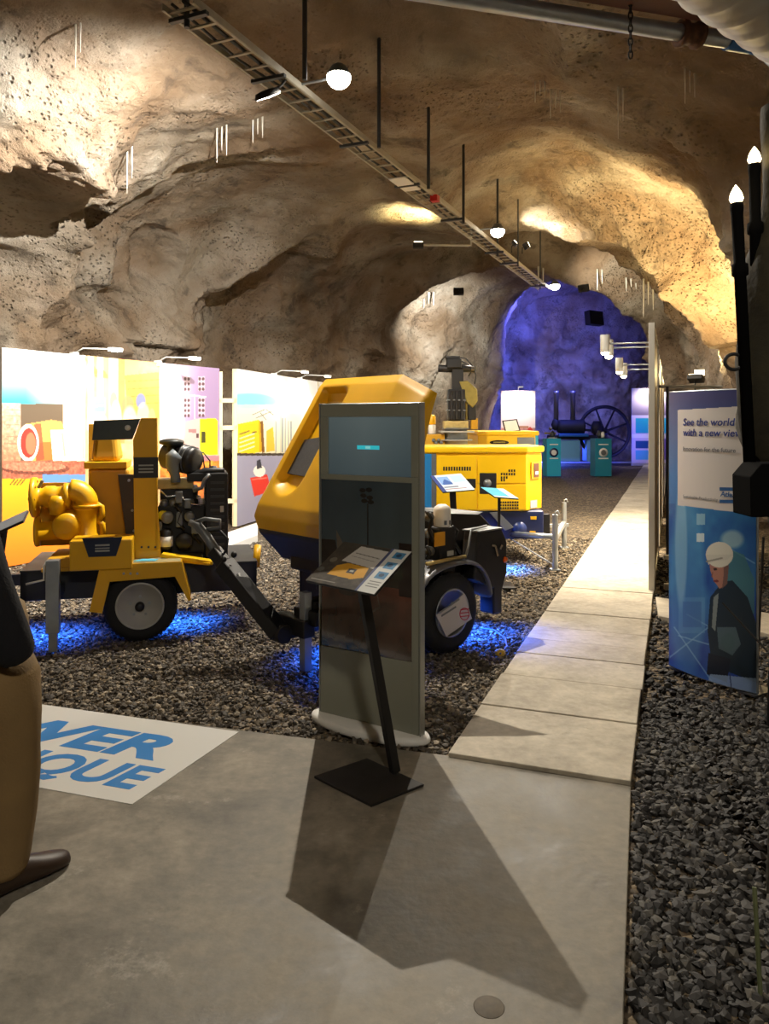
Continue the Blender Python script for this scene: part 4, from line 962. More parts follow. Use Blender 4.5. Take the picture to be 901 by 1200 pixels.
bc = W(120, 641, -.08); badge(tb, (bc.x, bc.z), .28, .14, -.081)
# stabiliser leg with crank
lg = gnd(62, 764); lq = LP.I @ lg
MB().box((lq.x-.045, lq.y-.03, .14), (lq.x+.045, lq.y+.05, .66)).build('stabiliser_leg', GV, t, .004); sl = LAST.o
MB().box((lq.x-.03, lq.y-.015, .0), (lq.x+.03, lq.y+.035, .16)).build('leg_foot', GV, sl, .003)
MB().box((lq.x-.03, lq.y+.05, .36), (lq.x+.03, .24, .44)).build('leg_bracket', CHS, sl)
c0 = Vector((lq.x-.06, lq.y, .62)); MB().tube([c0+Vector((.02,0,.03)), c0, c0+Vector((0,0,-.1)), c0+Vector((-.12,0,-.125))], .008, 8).build('crank_handle', WH, t)
# yellow plinth plates under the pump
p0 = W(48, 652, .1); MB().box((p0.x, .1, .535), (p0.x+.3, .7, .56)).box((p0.x+.04, .12, .56), (p0.x+.26, .6, .63)).build('pump_foot', YD, t, .004)
# ---- pump: y about .35
yk = .38
def Wk(u, v): p = W(u, v, yk); return (p.x, yk, p.z)
PM = Y_
fa = Vector(Wk(38, 583)); pb_ = Vector(Wk(83, 574))
pump = MB().lathe([(.06, -.0), (.155, 0), (.158, .012), (.155, .035), (.08, .04), (.065, .07), (.085, .10), (.085, .16), (.075, .18), (.08, pb_.x-fa.x-.05), (.10, pb_.x-fa.x-.045), (.10, pb_.x-fa.x-.01), (.08, pb_.x-fa.x)], tuple(fa), (1, 0, .03), 32)
pump.build('discharge_pipe', PM, t)
pp = LAST.o
MB().lathe([(.055, -.002), (.055, .06), (.001, .06)], tuple(fa), (1,0,.03), 24).build('pipe_bore', BM, pp)
for k in range(8):
    a = 2*pi*k/8; p = fa+Vector((-.008, cos(a)*.125, sin(a)*.125)); MB().cyl(tuple(p), tuple(p+Vector((.05,0,0))), .012, n=6, smooth=False).build('flange_bolt', YD, pp)
e0 = Vector(Wk(83, 574)); e1 = Vector(Wk(102, 591)); rad = e1.x-e0.x
arc_ = [e0+Vector((rad*sin(a), 0, -rad*(1-cos(a))*((e0.z-e1.z)/rad))) for a in np.linspace(0, pi/2, 12)]
MB().tube(arc_, [.085]*11+[.082], 24).lathe([(.08,0),(.105,0),(.108,.008),(.105,.022),(.08,.022)], tuple(arc_[-1]+Vector((0,0,-.02))), (0,0,1), 28).build('elbow', PM, t)
v0_ = Vector(Wk(101, 594)); v1_ = Vector(Wk(101, 626))
MB().lathe([(.095, 0), (.1, .012), (.085, .02), (.085, .12), (.088, .2), (.11, .24), (.11, .34)], tuple(v0_), (0,0,-1), 32).build('valve_body', PM, t)
vb = Vector(Wk(80, 615)); MB().lathe([(.04,-.13),(.09,-.12),(.105,-.1),(.11,0),(.105,.1),(.08,.12),(.05,.13)], tuple(vb), (0,1,0), 32).lathe([(.03,0),(.06,.0),(.065,.1),(.04,.14)], tuple(vb+Vector((-.07,-.05,.1))), (0,-.2,1), 16).build('pump_casing', PM, t)
sa = Vector(Wk(42, 623)); sb_ = Vector(Wk(80, 622))
MB().lathe([(.06,0),(.115,0),(.118,.01),(.115,.026),(.072,.03),(.07, sb_.x-sa.x)], tuple(sa), (1,0,.03), 32).build('suction_pipe', PM, t)
MB().lathe([(.055, -.002), (.055, .06), (.001, .06)], tuple(sa), (1,0,.03), 24).build('pipe_bore', BM, LAST.o)
MB().tube([Wk(112, 590), Wk(119, 594), Wk(120, 604), Wk(114, 610)], .024, 10).tube([Wk(112, 609), Wk(120, 614), Wk(121, 628)], .024, 10).build('bypass_pipe', PM, t)
MB().bar(Wk(36, 588), Wk(50, 563), .04, .02).build('grey_lever', MG, t)
# back plate behind the pump and tapered priming tank
a, b = Wk(44, 590), Wk(80, 625)
MB().box((W(44,600,.6).x, .6, W(44,640,.6).z), (W(100,600,.6).x, .62, W(44,566,.6).z)).build('back_plate', YD, t, .004)
def taper(m_, bot, top, z0, z1, yb, yt):
    (xa, xb), (xc, xd) = bot, top; (ya, yb_), (yc, yd) = yb, yt
    m_.add([(xa,ya,z0),(xb,ya,z0),(xb,yb_,z0),(xa,yb_,z0),(xc,yc,z1),(xd,yc,z1),(xd,yd,z1),(xc,yd,z1)], [(0,3,2,1),(4,5,6,7),(0,1,5,4),(1,2,6,5),(2,3,7,6),(3,0,4,7)])
k_ = .45
X = lambda u, v, k=k_: W(u, v, k).x
Zz = lambda u, v, k=k_: W(u, v, k).z
m_ = MB(); taper(m_, (X(108,640), X(163,640)), (X(103,548), X(151,548)), Zz(130,650), Zz(130,549), (k_, .95), (k_, .9)); m_.build('priming_tank', YD, t, .03, 3)
m_ = MB().box((X(99,546), k_-.04, Zz(120,549)), (X(149,546), .92, Zz(120,541))); m_.lathe([(.03,0),(.032,.05),(.02,.055),(.001,.06)], (X(131,535), k_+.05, Zz(120,541)), (0,0,1), 12); m_.build('tank_flange', Y_, t, .006)
m_ = MB(); taper(m_, (X(106,540), X(140,540)), (X(111,500), X(134,500)), Zz(120,541), Zz(120,494), (k_, .85), (k_+.05, .75)); m_.build('tank_dome', YD, t, .04, 3)
# lifting frame: folded yellow post, dark cross plate
k_ = .16
px0, px1, pt, pbz = X(160,560), X(186,560), Zz(175,490), .52
MB().prism([(X(161,655), k_, pbz), (X(191,655), k_, pbz), (X(185,560), k_, Zz(185,560)), (X(184,490), k_, pt), (X(168,490), k_, pt), (X(159,515), k_, Zz(160,515))], (0, .012, 0)).box((px1-.014, k_, pbz), (px1, k_+.16, pt)).build('lifting_post', Y_, t, .003); lpst = LAST.o
bx0, bx1 = X(160,545), X(187,545)
MB().box((bx0-.002, k_-.005, Zz(175,557)), (bx1+.002, k_, Zz(175,534))).build('dark_badge', mat('badge_dark', rgb(40, 40, 42), .4), lpst); db = LAST.o
for v in (543, 547, 550.5): MB().box((bx0+.035, k_-.008, Zz(175,v+.8)), (bx1-.035, k_-.004, Zz(175,v-.8))).build('badge_line', mat('badge_silver', rgb(165,168,165), .35, .3), db)
MB().box((X(162,650), k_-.006, .53), (X(190,650), k_, .66)).build('base_strap', Y_, lpst, .002)
for du in (166, 174, 182): p = W(du, 641, k_-.006); MB().cyl(tuple(p), tuple(p-Vector((0,.01,0))), .009, n=6, smooth=False).build('bolt', DG, lpst)
cp_ = [(X(113,516), k_+.01, Zz(113,515)), (X(158,514), k_+.01, Zz(158,514)), (X(167,491), k_+.01, Zz(167,491)), (X(115,493), k_+.01, Zz(115,493))]
MB().prism(cp_, (0, .05, 0)).build('cross_plate', mat('slate_plate', rgb(66, 74, 74), .4, .3, noise=.1), t, .003)
MB().lathe([(.001,-.004),(.022,-.004),(.022,.002)], (X(153,501), k_+.01, Zz(153,501)), (0,1,0), 16).build('lifting_hole', WH, LAST.o)
MB().box((X(104,500,.95), .93, .53), (X(118,500,.95), .95, Zz(110,497,.95))).build('lifting_post', YD, t, .003)
m_ = MB(); m_.prism([(X(138,556,.3), .3, Zz(138,556,.3)), (X(160,556,.3), .3, Zz(160,556,.3)), (X(163,655,.3), .3, .53), (X(152,655,.3), .3, .53)], (0,.02,0)); m_.build('bearing_plate', mat('brown_grey_plate', rgb(70, 60, 52), .5, .2), t, .002)
for u, v in ((151,563), (155,598), (157,622)): p = W(u, v, .3); MB().cyl(tuple(p), tuple(p-Vector((0,.014,0))), .011, n=6, smooth=False).build('bolt', GV, t)
# ---- diesel engine
k_ = .3
MB().box((X(186,640), .3, .55), (X(240,640), .85, Zz(200,590))).box((X(188,600), .36, Zz(200,592)), (X(232,600), .8, Zz(200,572))).build('engine_block', BM, t, .012, 2)
eb = LAST.o
for i, u in enumerate((193, 203, 213, 223)):
    MB().lathe([(.03,0),(.035,.02),(.03,.05),(.02,.06)], (X(u,590), .33, Zz(200,592)), (0,-.3,1), 12).build('injector', MG, eb)
MB().box((X(184,566), .34, Zz(200,572)), (X(227,566), .62, Zz(200,561))).build('valve_cover', mat('cream_metal', rgb(190,170,110), .45, .2, noise=.2), t, .01)
MB().box((X(240,600), .26, .56), (X(266,600), .95, Zz(250,553))).build('radiator', BK, t, .01); ra = LAST.o
for i in range(14): z = .62+i*.045; MB().box((X(240,600)-.004, .3, z), (X(240,600), .9, z+.012)).build('cooling_fin', BM, ra)
for i in range(10): z = .66+i*.055; MB().box((X(246,600), .254, z), (X(262,600), .26, z+.02)).build('louvre', DG, ra)
MB().box((X(257,592), .252, Zz(257,597)), (X(261,592), .256, Zz(257,590))).build('yellow_label', LGY, ra)
MB().lathe([(.05,0),(.055,.02),(.03,.03),(.03,.045),(.001,.05)], (X(250,553), .5, Zz(250,553)), (0,0,1), 16).build('filler_cap', BK, ra)
MB().box((X(219,560), .3, Zz(230,563)), (X(262,560), .6, Zz(230,553))).tube([(X(222,560), .35, Zz(222,558)), (X(240,552), .33, Zz(240,551)), (X(262,552), .35, Zz(262,551))], .03, 10).build('fan_shroud', BK, t, .01)
fd = Vector((X(214,537), .42, Zz(214,537))); dv = Vector((.75, -.55, -.15)).normalized()
fm = MB().lathe([(.04,-.17),(.10,-.165),(.112,-.15),(.112,-.02),(.118,-.018),(.118,.0),(.112,.002),(.112,.10),(.1,.13),(.05,.14),(.001,.14)], tuple(fd), tuple(dv), 32); fm.build('air_filter', BK, t)
for s_ in (-.05, .03, .07): MB().tube([fd+dv*s_+(basis(dv)[0]*cos(a)+basis(dv)[1]*sin(a))*.114 for a in np.linspace(0, 2*pi, 28, endpoint=False)], .005, 6, True).build('filter_band', MG, LAST.o if False else t)
kk = .3
def We(u, v, k=.3): p = W(u, v, k); return p
MB().tube([We(208,531), We(203,536), We(202,545), We(205,556), We(206,565)], [.05,.062,.052,.038,.038], 16).build('intake_elbow', mat('grey_hose', rgb(112,122,130), .45), t)
MB().lathe([(.035,-.2),(.035,0),(.05,.005),(.095,.02),(.1,.035),(.09,.05),(.05,.06),(.001,.064)], tuple(We(201,523,.4)), (0,0,1), 28).build('intake_cap', mat('dark_green_grey', rgb(38,44,42), .45), t)
MB().lathe([(.001,0),(.045,0),(.048,.01),(.048,.13),(.03,.16)], tuple(We(195,643,.24)), (0,0,1), 20).build('oil_filter', BK, t); of = LAST.o
MB().lathe([(.0488,.02),(.0492,.02),(.0492,.1),(.0488,.1)], tuple(We(195,643,.24)), (0,0,1), 20, True).build('filter_label', WH, of)
for u, v, r_a in ((216, 634, .07), (196, 606, .05), (222, 605, .04)):
    MB().lathe([(.012,-.03),(r_a*.9,-.03),(r_a,-.02),(r_a*.85,-.012),(r_a*.85,-.004),(r_a,.004),(.02,.01)], tuple(We(u,v,.26)), (0,1,0), 24).build('pulley', MG if r_a < .06 else BK, t)
yl = We(191,604,.24); MB().lathe([(.001,-.01),(.035,-.008),(.04,.0),(.04,.03)], tuple(yl), (0,1,0), 20).build('filler_cap', mat('lime_yellow', rgb(190,190,40), .4), t)
MB().lathe([(.001,-.01),(.016,-.008),(.018,.0),(.018,.06)], tuple(We(233,583,.2)), (-.4,1,0), 14).build('pressure_switch', CHR, t)
hs = MB()
for pts in ([(226,575),(236,572),(240,562),(246,556)], [(188,575),(196,582),(210,580),(222,590),(236,592)], [(205,590),(212,600),(208,612),(216,620)], [(224,600),(230,612),(226,628),(236,636)], [(190,590),(200,596),(214,594),(222,582),(232,578)], [(214,565),(224,568),(232,560),(238,558)]):
    hs.tube([tuple(We(a,b,.25)) for a, b in pts], .012, 8)
for i_, pts in enumerate(([(226,575),(236,572),(240,562),(246,556)], [(188,575),(196,582),(210,580),(222,590),(236,592)], [(205,590),(212,600),(208,612),(216,620)], [(224,600),(230,612),(226,628),(236,636)])):
    MB().tube([tuple(We(a,b,.25)) for a, b in pts], (.016,.007,.012,.01)[i_], 8).build('hose', (MG, CHR, BK, BK)[i_], t)
for pts in ([(216,537),(232,525),(238,536),(240,552)], [(226,535),(238,530),(246,540),(246,553)]): MB().tube([tuple(We(a,b,.5)) for a, b in pts], .006, 8).build('cable', FAB, t)
for a in ((205,576,214,590), (216,585,224,596), (206,600,214,618), (224,612,232,626), (190,612,186,622)):
    p, q = We(a[0],a[3],.24), We(a[2],a[1],.24); MB().box((p.x,.24,p.z), (q.x,.32,q.z)).build('engine_fitting', MG, t, .008)
MB().box((X(196,650,.2), .18, .535), (X(238,650,.2), .34, .60)).build('engine_mount', mat('olive_metal', rgb(110,108,84), .5), t, .02)
MB().bar(tuple(We(190,650,.15)), tuple(We(250,659,.1)), .09, .03).bar(tuple(We(188,655,.2)), tuple(We(246,661,.05)), .02, .02).build('yellow_rail', YB, t, .004)
MB().cyl((-.7,.6,.27), (.7,.6,.27), .016, n=8).build('blue_led_tube', mat('blue_glow', (0,0,0), emit=BLUE, es=8), t)
bw = LP.M @ Vector((.25,.55,.24)); light('blue_under', 'AREA', tuple(bw), 30, (.02,.14,1), .5, aim=(bw.x, bw.y, 0))
bw = LP.M @ Vector((-.75,.35,.27)); light('blue_under', 'AREA', tuple(bw), 28, (.02,.12,1), .5, aim=(bw.x, bw.y, 0))
# ================================================================ compressor trailer with raised yellow hood
cl = gnd(530, 765); cz_ = math.atan2(.68, .73); LC = Loc(cl, cz_)
t = thing('compressor_trailer', 'towed compressor with big raised yellow hood and open black engine bay behind kiosk', 'compressor trailer', tuple(cl), cz_)
def V(u, v, k=0.0): p = LC.y(u, v, k); return p
wheel(t, (0, 0, .285), .285, .18, .17, GV, bolts=5)
wheel(t, (0, 1.0-.18, .285), .285, .18, .17, GV)
# label card wedged in the near wheel
cd = [V(511,721,-.05), V(544,696,-.05), V(553,725,-.05), V(523,746,-.05)]
MB().prism([tuple(p) for p in cd], (0,.004,0)).build('wheel_card', mat('card_grey', rgb(190,186,184), .5), t); wc = LAST.o
def cp(u, v): p = V(u, v, -.052); return (p.x, -.0545, p.z)
MB().tube([Vector(cp(544+.85*sin(a)*6.4, 719.5+cos(a)*7)) for a in np.linspace(0, 2*pi, 24, endpoint=False)], .003, 6, True).build('round_emblem', mat('crimson_print', rgb(190,30,60), .5), wc)
for v in (-4, 0, 4): MB().bar(cp(539.5, 719.5+v-1), cp(549, 719.5+v-2), .004, .006).build('emblem_line', mat('crimson_print', rgb(190,30,60), .5), wc)
for (a, b, c, d) in ((514,718.5,538,702), (517,722,534,711)): MB().bar(cp(a,b), cp(c,d), .003, .012).build('print_line', MG, wc)
# mudguard: rounded grey arch
arch = [(-.40,.40),(-.37,.50),(-.30,.585),(-.18,.635),(0,.65),(.16,.64),(.26,.60),(.33,.52),(.37,.42),(.385,.33)]
vs = []; 
for x, z in arch:
    c = Vector((0,0,.285)); n = Vector((x,0,z-.285)).normalized()
    vs += [(x,-.07,z-.025), (x+n.x*.012,-.06,z+n.z*.0), (x+n.x*.02,-.03,z+n.z*.02), (x+n.x*.02,.2,z+n.z*.02), (x,.2,z)]
m_ = MB(); k = len(arch); m_.add(vs, [(i*5+j, i*5+(j+1) % 5, (i+1)*5+(j+1) % 5, (i+1)*5+j) for i in range(k-1) for j in range(5)]+[(0,1,2,3,4), tuple(range(k*5-5, k*5))[::-1]], True); m_.build('mudguard', mat('satin_grey', rgb(98,100,106), .32, .2), t, sub=1)
m2 = MB(); m2.add([(x, y+.88, z) for x, y, z in vs], [(i*5+j, i*5+(j+1) % 5, (i+1)*5+(j+1) % 5, (i+1)*5+j) for i in range(k-1) for j in range(5)]+[(0,1,2,3,4), tuple(range(k*5-5, k*5))[::-1]], True); m2.build('mudguard', mat('satin_grey', rgb(98,100,106), .32, .2), t, sub=1)
# tub and chassis
MB().box((-.72, .12, .38), (.62, .18, .62)).box((-.72, .80, .38), (.62, .86, .62)).box((-.72,.12,.38), (-.66,.86,.62)).box((.55,.12,.38),(.62,.86,.62)).box((-.72,.12,.36),(.62,.86,.40)).build('chassis', BM, t, .008)
MB().cyl((0,.15,.285), (0,.85,.285), .035, n=12).build('axle', BM, t)
# rear bulkhead with lamps
y_ = .0
rb0, rb1 = V(555,623,y_), V(592,617,y_); 
x0, x1 = V(555,640,y_).x, V(586,640,y_).x; zt = V(570,622,y_).z
prf = [(x0-.02, .50), (x0+.03, zt), (x1, zt+.0), (x1+.06, zt-.10), (x1+.06, .50), (x1-.0, .36), (x1, .20), (x1-.1, .20), (x1-.1, .40), (x0+.06, .46)]
MB().prism([(x, -.02, z) for x, z in prf], (0, .14, 0)).build('rear_wing', BM, t, .012, 2)
MB().prism([(x, .86, z) for x, z in prf], (0, .14, 0)).build('rear_wing', BM, t, .012, 2)
MB().box((x1-.04, .12, .40), (x1+.05, .86, zt-.12)).build('bumper', BM, t, .01)
MB().box((x0+.02, -.03, zt), (x1, .13, zt+.012)).build('wing_top', MG, t, .004)
for yy in (-.023,): 
    p = V(585,644,yy); MB().lathe([(.001,-.012),(.02,-.01),(.026,0)], (x1+.03, yy, .60), (0,1,0), 20).build('amber_reflector', ORA, t); tag(LAST.o, 'round amber reflector')
MB().box((x1+.06, .0, .56), (x1+.08, .1, .72)).build('tail_lamp', mat('red_lens', rgb(150,20,20), .25), t, .008)
MB().box((x1+.06, .88, .56), (x1+.08, .98, .72)).build('tail_lamp', mat('red_lens', rgb(150,20,20), .25), t, .008)
MB().bar((x1-.10,-.03,.72), (x1-.07,-.03,.64), .012, .02).bar((x1-.10,-.03,.72),(x1-.14,-.03,.73),.012,.015).bar((x1-.02,-.03,.72),(x1-.04,-.03,.69),.012,.02).build('latch', CHR, t)
MB().tube([V(545,655,-.0), V(549,640,-.0), V(552,621,-.0), V(570,616,.05)], .009, 8).build('edge_rod', MG, t)
# engine bay contents
MB().prism([V(528,600,.35), V(562,601,.35), V(578,618,.35), V(578,665,.35), V(528,665,.35)], (0,.4,0)).build('engine_cowl', BK, t, .012, 2)
MB().prism([V(527,599,.34), V(566,600,.34), V(560,603,.3), V(527,602,.3)], (0,.4,0)).build('cowl_lid', MG, t, .003)
MB().box((-.85,.2,.6), (-.1,.8,.95)).build('engine_block', BM, t, .02, 2)
MB().lathe([(.07,-.3),(.075,-.29),(.075,.3),(.07,.31)], (-.05,.25,.62), (1,0,0), 20).build('receiver_tank', BK, t)
cn = V(518, 617, .1); hC = V(518,594,.1).z
MB().lathe([(.055,0),(.062,.01),(.064,hC-cn.z-.02),(.055,hC-cn.z),(.03,hC-cn.z+.018),(.001,hC-cn.z+.02)], tuple(cn), (0,0,1), 28).build('white_canister', WH, t); wc = LAST.o
for a in (-2.0, -1.3): MB().box((cn.x+cos(a)*.0655-.012, cn.y+sin(a)*.0655-.002, cn.z+.02), (cn.x+cos(a)*.0655+.012, cn.y+sin(a)*.0655+.002, cn.z+.05)).build('label_mark', MG, wc)
cb = V(518,660,.1)
MB().box((cn.x-.075, .04, .46), (cn.x+.085, .18, cn.z)).build('separator_body', BK, t, .015, 2)
p, q = V(510,641,.03), V(522,623,.03); MB().box((p.x,.034,p.z), (q.x,.04,q.z)).build('warning_label', mat('orange_yellow_print', rgb(215,150,20), .5), t)
p, q = V(525,652,.03), V(532,645,.03); MB().box((p.x,.034,p.z), (q.x,.04,q.z)).build('small_label', LGY, t)
p, q = V(500,661,-.0), V(545,652,-.0); MB().tube([tuple(p), tuple(V(520,657,0)), tuple(q)], .014, 8).build('pipe', mat('cream_metal', rgb(190,170,110)), t)
for pts in ([(500,600),(506,608),(503,620),(508,635)], [(530,617),(536,622),(532,634),(540,648)], [(500,640),(504,648),(500,656)]): MB().tube([tuple(V(a,b,.05)) for a, b in pts], .013, 8).build('hose', BK, t)
for c in ((503,606),(502,625),(504,646)): p = V(*c, .1); MB().lathe([(.001,-.02),(.03,-.02),(.035,0),(.03,.03)], tuple(p), (0,1,0), 16).build('engine_fitting', MG, t)
# ---- hood, profile in (m, z), far edge y1, near edge y0
HX = -1.02; y0h, y1h = -.17, 1.03
front = [(.20,.66),(.03,.86),(.0,.98),(.03,1.06),(.60,1.93),(.655,1.985)]     # outer face, low to high
back = [(.62,1.84),(.50,1.3),(.46,.72)]
cz1 = .30                                                                      # chamfer at the near top corner
def prow(m, z, y): return Vector((HX+m, y, z))
hv = MB(); rows = front
YS = [y0h, y0h+.04, y0h+.30, y1h-.44, y1h-.42, y1h-.2, y1h-.16, y1h-.05, y1h]
def depth(y, z):                                       # sunk channel along the far side, ending in a scoop
    if y1h-.43 < y < y1h-.12 and z > 1.14: return .075
    return 0
NZ = 110; lens = [0]
for i in range(len(front)-1): lens.append(lens[-1]+math.dist(front[i], front[i+1]))
def fpt(s):
    for i in range(len(front)-1):
        if s <= lens[i+1] or i == len(front)-2:
            f_ = (s-lens[i])/(lens[i+1]-lens[i]); return front[i][0]+(front[i+1][0]-front[i][0])*f_, front[i][1]+(front[i+1][1]-front[i][1])*f_
NYh = 96; G = np.zeros((NZ, NYh, 3))
for i in range(NZ):
    m, z = fpt(lens[-1]*i/(NZ-1))
    for j in range(NYh):
        y = y0h+(y1h-y0h)*j/(NYh-1); e = y1h-y; ne_ = y-y0h
        inn_ = 0
        # channel
        w0, w1 = .085, .42                           # distance from the far edge
        if z > 1.12:
            a = min(max((e-w0)/.03, 0), 1)*min(max((w1-e)/.10, 0), 1)*min(max((z-1.12-.25*((e-.26)/.2)**2*.4)/.10, 0), 1)*min(max((1.93-z)/.06, 0), 1); inn_ = .085*a*a*(3-2*a)
        rr2 = .05; c1 = max(0, rr2-e)/rr2; c2 = max(0, rr2-ne_)/rr2; inn_ += .03*(c1*c1+c2*c2)
        # near top corner chamfer
        dz = 0
        if ne_ < .30 and z > 1.55: dz = -(1-ne_/.30)*.13*min(1, (z-1.55)/.4)
        G[i, j] = (HX+m+inn_*.85, y, z+dz-inn_*.35)
# taper towards the bottom so the nose narrows
for i in range(NZ):
    z = G[i, :, 2].mean(); k_ = max(0, (.98-z)/.32); G[i, :, 1] = (G[i, :, 1]-.43)*(1-.12*k_)+.43
vs = [Vector(p) for p in G.reshape(-1, 3)]
nf = len(vs); bk = []
for j in range(NYh):
    for m, z in back: bk.append(Vector((HX+m, G[NZ-1, j, 1], z-(.0 if z < 1.5 else -(G[NZ-1, j, 2]-1.985)))))
vs += bk; fs = [(i*NYh+j, i*NYh+j+1, (i+1)*NYh+j+1, (i+1)*NYh+j) for i in range(NZ-1) for j in range(NYh-1)]
for j in range(NYh-1):
    a = lambda jj, b: nf+jj*3+b
    fs += [((NZ-1)*NYh+j, (NZ-1)*NYh+j+1, a(j+1,0), a(j,0)), (a(j,0), a(j+1,0), a(j+1,1), a(j,1)), (a(j,1), a(j+1,1), a(j+1,2), a(j,2)), (a(j,2), a(j+1,2), j+1, j)]
for j in (0, NYh-1): fs.append([i*NYh+j for i in range(NZ)]+[nf+j*3, nf+j*3+1, nf+j*3+2])
hv.add(vs, fs, True); ho = hv.build('hood', Y_, t)
ho.data.materials.append(mat('hood_dark_skirt', rgb(36, 36, 34), .6))
for p in ho.data.polygons:
    if p.index < (NZ-1)*(NYh-1) and G[p.index//(NYh-1), NYh//2, 2] < .875: p.material_index = 1
ed_ = ho.modifiers.new('edge', 'EDGE_SPLIT'); ed_.split_angle = R(38)
# grille in the channel
def on_hood(u, v, off):
    """point on the sloping hood face (plane through the long straight part), pushed in by off"""
    o, d = LC.I @ Vector((0,0,CZ)), LC.I.to_3x3() @ Vector(((u-450.5)/F, 1, -(v-HZ)/F))
    a, b = Vector((HX+.03, 0, 1.06)), Vector((HX+.60, 0, 1.93)); n = Vector((-(b-a).z, 0, (b-a).x)).normalized(); t_ = ((a-n*off)-o).dot(n)/d.dot(n); return o+d*t_, n
gp = [on_hood(*c, .055) for c in ((333,554),(353,516),(377,512),(377,530),(357,558))]
nn = gp[0][1]; MB().prism([tuple(p[0]) for p in gp], tuple(-nn*.01)).build('side_grille', mat('grille_grey', rgb(78,80,84), .45, noise=.3, nscale=60), ho)
# support leg, jockey and lifted drawbar
lg = LC.I @ gnd(358, 785)
MB().box((lg.x-.03, lg.y-.03, .0), (lg.x+.03, lg.y+.03, .52)).build('support_leg', GV, t, .003)
MB().box((lg.x-.05, lg.y-.045, .22), (lg.x+.05, lg.y+.3, .34)).box((lg.x-.0, .30, .30), (-.85, .55, .40)).build('leg_clamp', BM, t, .01)
MB().box((HX+.26, .22, .46), (HX+.5, .62, .80)).box((HX+.05, .36, .36), (-.6, .5, .46)).build('front_bracket', BM, t, .02)
def VW(u, v, Y): return LC.I @ at(u, v, Y)
dA, dB = VW(328, 742, 5.15), VW(262, 660, 5.35)
h0 = VW(372, 730, 5.35)
MB().bar(tuple(h0), tuple(dA), .07, .09).cyl(tuple(dA+Vector((0,-.06,0))), tuple(dA+Vector((0,.06,0))), .06, n=20).build('drawbar_joint', BM, t)
MB().bar(tuple(dA), tuple(dB), .13, .10).bar(tuple(dB), tuple(VW(250,644,5.38)), .09, .08).build('drawbar', BK, t, .01)
pdb = LAST.o
MB().bar(tuple(VW(279,672,5.28)), tuple(VW(286,684,5.27)), .03, .012).build('silver_label', LGY, pdb)
MB().tube([tuple(VW(256,650,5.36)), tuple(VW(243,630,5.38)), tuple(VW(232,616,5.40)), tuple(VW(222,612,5.41))], [.03,.034,.032,.022], 12).build('handbrake_lever', MG, t)
MB().tube([tuple(VW(226,613,5.4)), tuple(VW(240,608,5.4)), tuple(VW(258,610,5.4)), tuple(VW(258,618,5.4)), tuple(VW(240,621,5.4))], .014, 8).build('coupling_handle', MG, t)
MB().tube([tuple(VW(238,622,5.4)), tuple(VW(258,622,5.4)), tuple(VW(267,632,5.38)), tuple(VW(265,645,5.36)), tuple(VW(260,652,5.35))], .010, 8).build('breakaway_cable', FAB, t)
for u, v in ((262,655),(268,664),(274,650)): MB().ball(tuple(VW(u,v,5.3)), .022, 12).build('joint_knob', BK, t)
yh = VW(302,654,6.3); MB().tube([tuple(VW(302,640,6.4)), tuple(VW(301,650,6.35)), tuple(VW(300,664,6.3))], .03, 10).build('yellow_hose_end', Y_, t)
MB().cyl((-.8,.5,.30), (.4,.5,.30), .014, n=8).build('blue_led_tube', mat('blue_glow', (0,0,0), emit=BLUE, es=8), t)
bw = LC.M @ Vector((.45,.35,.30)); light('blue_under', 'AREA', tuple(bw), 40, (.02,.12,1), .4, aim=(bw.x+.15, bw.y-.1, 0))
bw = LC.M @ Vector((-.6,.5,.28)); light('blue_under', 'AREA', tuple(bw), 30, (.02,.12,1), .5, aim=(bw.x, bw.y-.1, 0))
# yellow plug and thin cable on the gravel by the walkway
g_ = gnd(586, 767); t = thing('cable_plug', 'small yellow plug on thin cable beside the walkway edge', 'plug', (g_.x, g_.y, 0))
MB().lathe([(.03,0),(.038,.01),(.036,.03),(.02,.04),(.001,.042)], (0,0,-.005), (0,0,1), 20).build('plug_body', mat('plug_yellow', rgb(210,170,60), .5), t)
G_ = lambda u, v, z=.02: tuple(gnd(u, v, z)-Vector((g_.x, g_.y, 0)))
MB().tube([G_(586,766), G_(594,758), G_(592,748), G_(578,738), G_(562,736)], .006, 8).build('cable', mat('blue_cable', rgb(70,90,150), .5), t)
